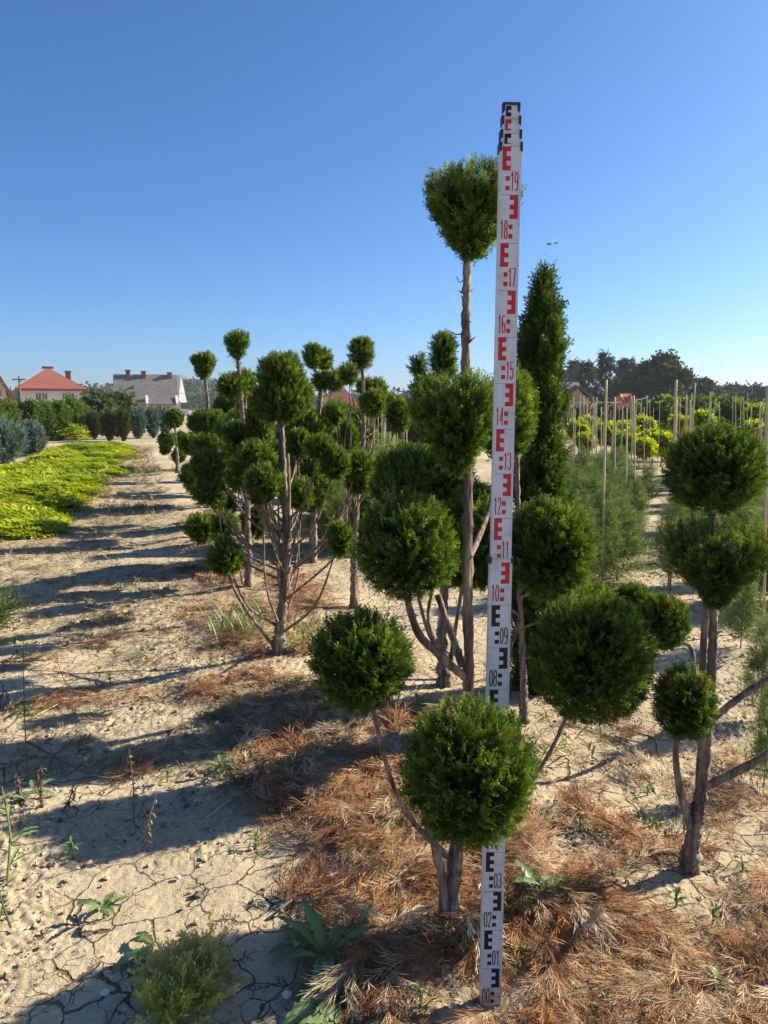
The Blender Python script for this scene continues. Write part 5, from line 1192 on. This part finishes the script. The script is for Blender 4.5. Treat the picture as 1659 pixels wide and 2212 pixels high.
rosette((648, 2058), 'dark toothed weed left of the two large rosettes at the bottom', 7, .12, .042, 521, (.12, .24, .065), lift=(.4, 1.2))
rosette((765, 2050), 'toothed weed squeezed between the upper large rosette and the trunk base', 6, .11, .036, 522, (.12, .24, .065), lift=(.5, 1.2))
rosette((300, 1420), 'small weed on the sunlit path edge below the raked litter', 8, .07, .018, 523, (.12, .22, .06), lift=(.3, .9), teeth=1)
SPROUT = 'tiny green weed seedling growing through the litter and soil'
rg = np.random.default_rng(90)
for i, uv in enumerate(((1240, 1800), (1390, 1715), (1345, 1905), (1450, 1960), (1180, 2100), (1400, 2100), (1530, 2010), (1600, 1890), (1130, 1760), (690, 1560), (740, 1600), (820, 1640), (560, 1480), (720, 1780), (560, 1830), (980, 1600), (1240, 2180), (930, 1720),
        (1560, 2150), (380, 1215), (250, 1480), (330, 1330), (300, 1260), (640, 1740), (150, 1860), (1470, 1800), (905, 2190), (1100, 1620))):
    rosette((uv[0] + rg.normal() * 6, uv[1] + rg.normal() * 6), SPROUT, int(rg.integers(5, 9)), rg.uniform(.035, .065), rg.uniform(.009, .017), 900 + i, tuple(np.array((.12, .21, .045)) * rg.uniform(.75, 1.2)), stem=rg.uniform(.0, .05), lift=(.4, 1.3), teeth=1, name='weed_seedling', group='tiny weed seedlings')

# withering golden conifer tuft at the bottom, juniper sprigs at the left border
rg = np.random.default_rng(21); b = GG(395, 2150)
root = thing('withering_conifer_tuft', b, 'yellowing conifer tuft with dry grey tips lying on the soil at the bottom left', 'dead shrub')
n = 520; mb = MB(); q = rg.normal(size=(n, 2)) * np.array([.038, .068]); zz = np.abs(rg.normal(size=n)) * .015
p = np.stack([b[0] + q[:, 0], b[1] + q[:, 1], b[2] + zz], 1); d = np.stack([q[:, 0] * 2 + rg.normal(size=n) * .35, q[:, 1] * 2 + .25 + rg.normal(size=n) * .35, rg.uniform(.2, .7, n)], 1)
kk = np.clip(.5 - q[:, 1:2] * 5 + rg.normal(size=(n, 1)) * .25, 0, 1)
put_sprays(mb, T_FINE, p, d, .070 * rg.uniform(.6, 1.3, n), np.array((.26, .22, .06)), np.array((.66, .56, .28)) * (1 - kk) + np.array((.58, .55, .10)) * kk, rg)
mb.build('foliage', M['cypress'], root, b); limb([b - (0, 0, .02), b + (.0, .03, .04), b + (.02, .06, .07)], .009, .004, 6, rg, .1, 6).build('stem', M['twig'], root, b)
b = GG(-75, 1385); root = thing('spreading_juniper', b, 'grey green juniper reaching into the view at the left border', 'shrub'); n = 130
limb([b, b + (.03, 0, .06), b + (.1, 0, .14)], .012, .005, 6, rg, .1, 6).build('stem', M['twig'], root, b)
mb = MB(); d = np.stack([rg.uniform(.0, 1.1, n), rg.normal(size=n) * .5, rg.uniform(.15, 1.0, n)], 1)
put_sprays(mb, T_FEA, b + rg.normal(size=(n, 3)) * (.06, .12, .03) + (0, 0, .06), d, .30 * rg.uniform(.5, 1.2, n), np.array((.07, .10, .04)), np.array((.20, .26, .09)), rg, np.array([0, 0, 1.]))
mb.build('foliage', M['cypress'], root, b)

# ------------------------------------------------------------------ brown dead sprays, twigs, clods, stones
RUST = [(.32, .15, .065), (.39, .215, .10), (.52, .36, .20), (.60, .48, .31), (.20, .105, .055), (.42, .27, .155)]
def litter():
    rng = np.random.default_rng(33); mb = MB()
    def scatter(n, xr, yr, slen, k, T):
        x = rng.uniform(*xr, n * 4); y = rng.uniform(*yr, n * 4); m = rng.random(n * 4) < litter_density(x, y) ** 1.15
        x, y = x[m][:n], y[m][:n]; m = len(x)
        den = litter_density(x, y)
        a = fbm(x * 1.8, y * 1.8, 81) * 14 + rng.normal(size=m) * .7
        d = np.stack([np.cos(a), np.sin(a), rng.normal(size=m) * .16 + .02], 1)
        z = gz_base(x, y) + .012 + rng.random(m) * .045 * den + .012 * den
        f = fbm(x * 2.6, y * 2.6, 85)
        idx = np.clip((np.clip((f - .3) * 2.2, 0, 1) * 3.2 + rng.normal(size=m) * 1.0), 0, 5).astype(int)
        idx = np.where(rng.random(m) < .3, rng.integers(0, 6, m), idx)
        pal = np.array(RUST)[idx] * rng.uniform(.75, 1.2, (m, 1))
        L = slen * rng.uniform(.5, 1.35, m)
        put_sprays(mb, T, np.stack([x, y, z], 1) - d * L[:, None] * .5, d, L, pal * .75, pal * 1.1, rng, np.array([0, 0, 1.5]))
    def fans(nc, xr, yr, slen, span):
        x = rng.uniform(*xr, nc * 4); y = rng.uniform(*yr, nc * 4); m = rng.random(nc * 4) < litter_density(x, y) ** 1.3; x, y = x[m][:nc], y[m][:nc]
        for cx, cy in zip(x, y):
            a = fbm(np.array([cx * 1.2]), np.array([cy * 1.2]), 87)[0] * 16 + rng.normal() * .5; k = int(rng.integers(14, 30)); ln = span * rng.uniform(.6, 1.3)
            t = rng.random(k); ax = np.array([math.cos(a), math.sin(a)]); sd = np.array([-ax[1], ax[0]]); bend = rng.normal() * .25
            px = cx + ax[0] * (t - .5) * ln + sd[0] * bend * ln * (t - .5) ** 2; py = cy + ax[1] * (t - .5) * ln + sd[1] * bend * ln * (t - .5) ** 2
            arch = rng.uniform(.01, .075); z = gz_base(px, py) + .014 + arch * np.sin(np.pi * np.clip(t, .05, .95)) + rng.random(k) * .012
            w = a + rng.choice([-1, 1], k) * rng.uniform(.1, .75, k); d = np.stack([np.cos(w), np.sin(w), .25 - .6 * t + rng.normal(size=k) * .12], 1)
            c = np.array(RUST)[rng.choice(6, p=[.26, .24, .16, .12, .12, .10])] * rng.uniform(.75, 1.2); pal = np.clip(c * rng.uniform(.75, 1.3, (k, 1)), 0, .7)
            put_sprays(mb, T_STR, np.stack([px, py, z], 1), d, slen * rng.uniform(.6, 1.3, k), pal * .8, pal * 1.1, rng, np.array([0, 0, 1.2]))
    fans(430, (-.8, 1.8), (1.0, 2.6), .095, .2); fans(220, (-2.6, 2.0), (2.4, 6), .13, .3)
    scatter(2300, (-.9, 1.9), (.9, 2.6), .095, 1, T_STR)
    scatter(1600, (-.9, 1.9), (.9, 2.6), .05, 1, T_LIT)
    scatter(4200, (-2.8, 2.2), (2.3, 6.5), .13, 1, T_LIT)
    scatter(1500, (-4, 1.5), (6, 12), .22, 1, T_MID)
    # thin scatter of loose bits all over
    n = 1500; y = rng.uniform(1.0, 6, n); x = rng.uniform(-.62, .62, n) * y; a = rng.random(n) * 6.28
    d = np.stack([np.cos(a), np.sin(a), rng.normal(size=n) * .1], 1); pal = np.array(RUST)[rng.integers(0, 6, n)]
    put_sprays(mb, T_LIT, np.stack([x, y, gz_base(x, y) + .008], 1), d, rng.uniform(.012, .05, n), pal * .8, pal, rng, np.array([0, 0, 1.5]))
    n = 11000; y = 1.0 + 8 * rng.random(n) ** 1.4; x = rng.uniform(-.62, .62, n) * y; a = rng.random(n) * 6.28; m = fbm(x * 1.3, y * 1.3, 97) > .42; x, y, a = x[m], y[m], a[m]; n = len(x)
    pal = np.array([(.10, .075, .05), (.16, .11, .07), (.24, .17, .10), (.40, .31, .19)])[rng.integers(0, 4, n)]
    put_sprays(mb, T_FAR, np.stack([x, y, gz_base(x, y) + .006], 1), np.stack([np.cos(a), np.sin(a), rng.normal(size=n) * .35], 1), (.007 + .016 * rng.random(n) ** 2) * (1 + .25 * np.clip(y - 2, 0, 6)), pal, pal, rng)
    n = 20000; y = 2.8 + 24 * rng.random(n) ** 1.5; x = row_x(y) - .3 - rng.random(n) * (1.5 + .22 * y); a = rng.random(n) * 6.28; m = fbm(x * .9, y * .55, 99) + rng.normal(size=n) * .08 > .48; x, y, a = x[m], y[m], a[m]; n = len(x)
    pal = np.array([(.16, .11, .065), (.26, .16, .085), (.34, .22, .12), (.42, .34, .20), (.24, .24, .10)])[rng.integers(0, 5, n)]
    put_sprays(mb, T_LIT, np.stack([x, y, gz_base(x, y) + .008], 1), np.stack([np.cos(a), np.sin(a), rng.uniform(-.05, .5, n)], 1), (.045 + .06 * rng.random(n) ** 2) * (1 + .10 * (y - 3)), pal * .8, pal, rng, np.array([0, 0, 1.]))
    tag(mb.build('conifer_litter', M['litter']), 'rust brown dead conifer sprays covering the ground', 'litter', kind='stuff')
litter()
def fallen(uv, label, seed, az, L, n, stick=None, pal=((.20, .095, .05), (.33, .17, .085))):
    rng = np.random.default_rng(seed); b = GG(*uv); b[2] += .01; root = thing('fallen_branch', b, label, 'dead branch', 'fallen brown branches')
    d0 = np.array([math.cos(az), math.sin(az), .08]); e = b + d0 * L; s0 = b if stick is None else GG(*stick) + (0, 0, .02)
    limb([s0, b + (0, 0, .012), e], .006, .002, 6, rng, .15, 12).build('stick', M['twig'], root, b)
    t = rng.random(n)[:, None]; p = b * (1 - t) + e * t + rng.normal(size=(n, 3)) * (.012, .012, .006) + (0, 0, .012)
    sd = np.array([-d0[1], d0[0], 0]); d = d0 * .8 + sd * rng.choice([-1, 1], n)[:, None] * rng.uniform(.2, 1.0, (n, 1)) + rng.normal(size=(n, 3)) * .2 + (0, 0, .1)
    c = rng.random((n, 1)); put = np.array(pal[0]) * (1 - c) + np.array(pal[1]) * c; mb = MB()
    put_sprays(mb, T_LIT, p, d, .09 * rng.uniform(.6, 1.2, n), put * .8, put, rng, np.array([0, 0, 1.]))
    mb.build('dead_foliage', M['litter'], root, b)
fallen((215, 1690), 'brown fallen branch with a long bare stick lying in the shade at the left', 601, .55, .16, 60, (60, 1612))
fallen((610, 1975), 'rust brown fallen spray on cracked soil above the bottom weeds', 602, .9, .16, 70)
fallen((145, 1400), 'brown fallen sprays on the sunlit soil at the left', 603, .3, .28, 60); fallen((-10, 1440), 'dark brown fallen branch at the left border', 604, .05, .30, 70)
fallen((180, 1348), 'far brown fallen spray on the path', 605, .2, .28, 50, pal=((.28, .12, .06), (.42, .22, .11)))
fallen((1475, 1870), 'rust branch lying against the curved foot and pointing up left', 606, 2.35, .42, 120, pal=((.26, .12, .05), (.42, .22, .10)))
fallen((1400, 1600), 'brown fallen spray behind the small ball of the right tree', 607, 2.5, .3, 60)
def dry_stick(a, b, label, r=.0035):
    A, Bp = GG(*a), GG(*b); rng = np.random.default_rng(int(a[0])); mb = limb([A + (0, 0, .008), (A + Bp) / 2 + (0, 0, .02), Bp + (0, 0, .012)], r, r * .6, 6, rng, .1, 8)
    tag(mb.build('dry_stick', M['bamboo'], None, A), label, 'stick', 'dry sticks on the soil')
dry_stick((445, 1772), (540, 1715), 'pale dry stick lying slanted on the shaded soil in the middle'); dry_stick((60, 1560), (170, 1510), 'thin dry stick lying below the raked litter at the left')
dry_stick((350, 1620), (380, 1580), 'short thin dry stick in the shade above the whorled seedling', .0025); dry_stick((1290, 1760), (1390, 1845), 'thin dark stick lying on beige litter left of the curved foot')
def clods():
    rng = np.random.default_rng(44); V0, F0 = ICO1; mb = MB(); n = 16000
    y = 1.0 + 6.5 * rng.random(n) ** 1.7; x = rng.uniform(-.66, .66, n) * y
    cr = sstep(.42, .60, fbm(x * 1.7 + 9, y * 1.7, 31, 3)); m = rng.random(n) < .10 + .9 * cr; x, y = x[m], y[m]; n = len(x)
    r = (.0028 + .0085 * rng.random(n) ** 4) * (1 + .12 * np.clip(y - 2.5, 0, 5)); r[rng.random(n) < .008] *= 1.6
    z = gz_base(x, y) + r * .2 + .003
    S = np.stack([r * rng.uniform(.7, 1.4, n), r * rng.uniform(.7, 1.4, n), r * rng.uniform(.5, .9, n)], 1)
    V = V0[None] * (1 + .75 * (rng.random((n, len(V0), 1)) - .5)) * S[:, None, :] + np.stack([x, y, z], 1)[:, None, :]
    F = (F0[None] + (np.arange(n) * len(V0))[:, None, None]).reshape(-1, 3); c = SOIL * np.where(rng.random((n, 1)) < .12, .45, rng.uniform(.85, 1.12, (n, 1))); mb.add(V.reshape(-1, 3), F, np.repeat(c, len(V0), 0))
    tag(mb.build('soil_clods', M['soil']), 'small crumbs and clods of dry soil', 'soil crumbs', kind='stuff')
clods()
stone_m = noise_mat('pale_stone', (.55, .52, .47), (.74, .72, .68), 20, .7, .3, .004)
def stone(uv, r, label, seed):
    rng = np.random.default_rng(seed); V, F = ICO2; b = GG(*uv); lp = Lump(rng, 2.2); mb = MB(); mb.smooth = True
    mb.add(b + V * (1 + .25 * lp(V))[:, None] * np.array([r, r * .8, r * .6]) + (0, 0, r * .4 + .006), F); tag(mb.build('pale_stone', stone_m, None, b), label, 'stone', 'pale stones')
stone((1154, 2012), .019, 'largest white stone, right of the staff foot', 1); stone((620, 2158), .014, 'grey white stone between the bottom weed and the golden tuft', 2); stone((412, 2092), .012, 'white chip beside the golden tuft', 3)
stone((228, 2152), .012, 'bluish white chip on the cracked soil at the bottom left', 4); stone((385, 1902), .010, 'small white stone on sunlit soil', 5); stone((172, 1636), .006, 'tiny white chip in the shade near the fallen branch', 6)
stone((580, 1626), .008, 'small pinkish stone in the shade', 7); stone((398, 1629), .007, 'tiny pale stone beside the shaded weed', 8)

# two small insects in flight
def insect(uv, Y, label, c, rz):
    p = P(*uv, Y); root_mb = MB(); s = .010
    root_mb.tube([(-s * .5, 0, 0), (-s * .2, 0, .001), (s * .2, 0, .002), (s * .5, 0, .001)], [s * .05, s * .13, s * .16, s * .04], 6, c)
    for sg in (-1, 1):
        for a in (.0, .45): root_mb.add([(s * .1 - a * s * .4, 0, s * .12), (s * .35 - a * s, sg * s * .5, s * .3), (s * .1 - a * s, sg * s * .85, s * .36), (-s * .12 - a * s * .6, sg * s * .45, s * .25)], np.array([[0, 1, 2, 3]]), np.array(c) * 1.3)
    o = root_mb.build('flying_insect', M['leaf']); o.location = [float(q) for q in p]; o.rotation_euler = (.3, .2, rz); tag(o, label, 'insect', 'insects in flight')
insect((1186, 529), 1.5, 'dark little insect flying in the sky right of the staff', (.05, .07, .05), .2)
insect((1201, 526), 1.5, 'paler little insect flying just right of the dark one', (.30, .36, .22), 2.2)

# ------------------------------------------------------------------ thin summer haze over the fields
def haze():
    mb = MB(); mb.box((-1400, -600, -9), (1400, 1300, 24)); m, n, out = newmat('thin_haze')
    v = N(n, 'ShaderNodeVolumePrincipled'); v.inputs['Color'].default_value = (.80, .88, 1, 1); v.inputs['Density'].default_value = .00035; v.inputs['Anisotropy'].default_value = .2
    n.links.new(v.outputs[0], out.inputs['Volume']); o = mb.build('haze', m); tag(o, 'thin pale summer haze in the air over the fields', 'haze', kind='stuff')
haze()
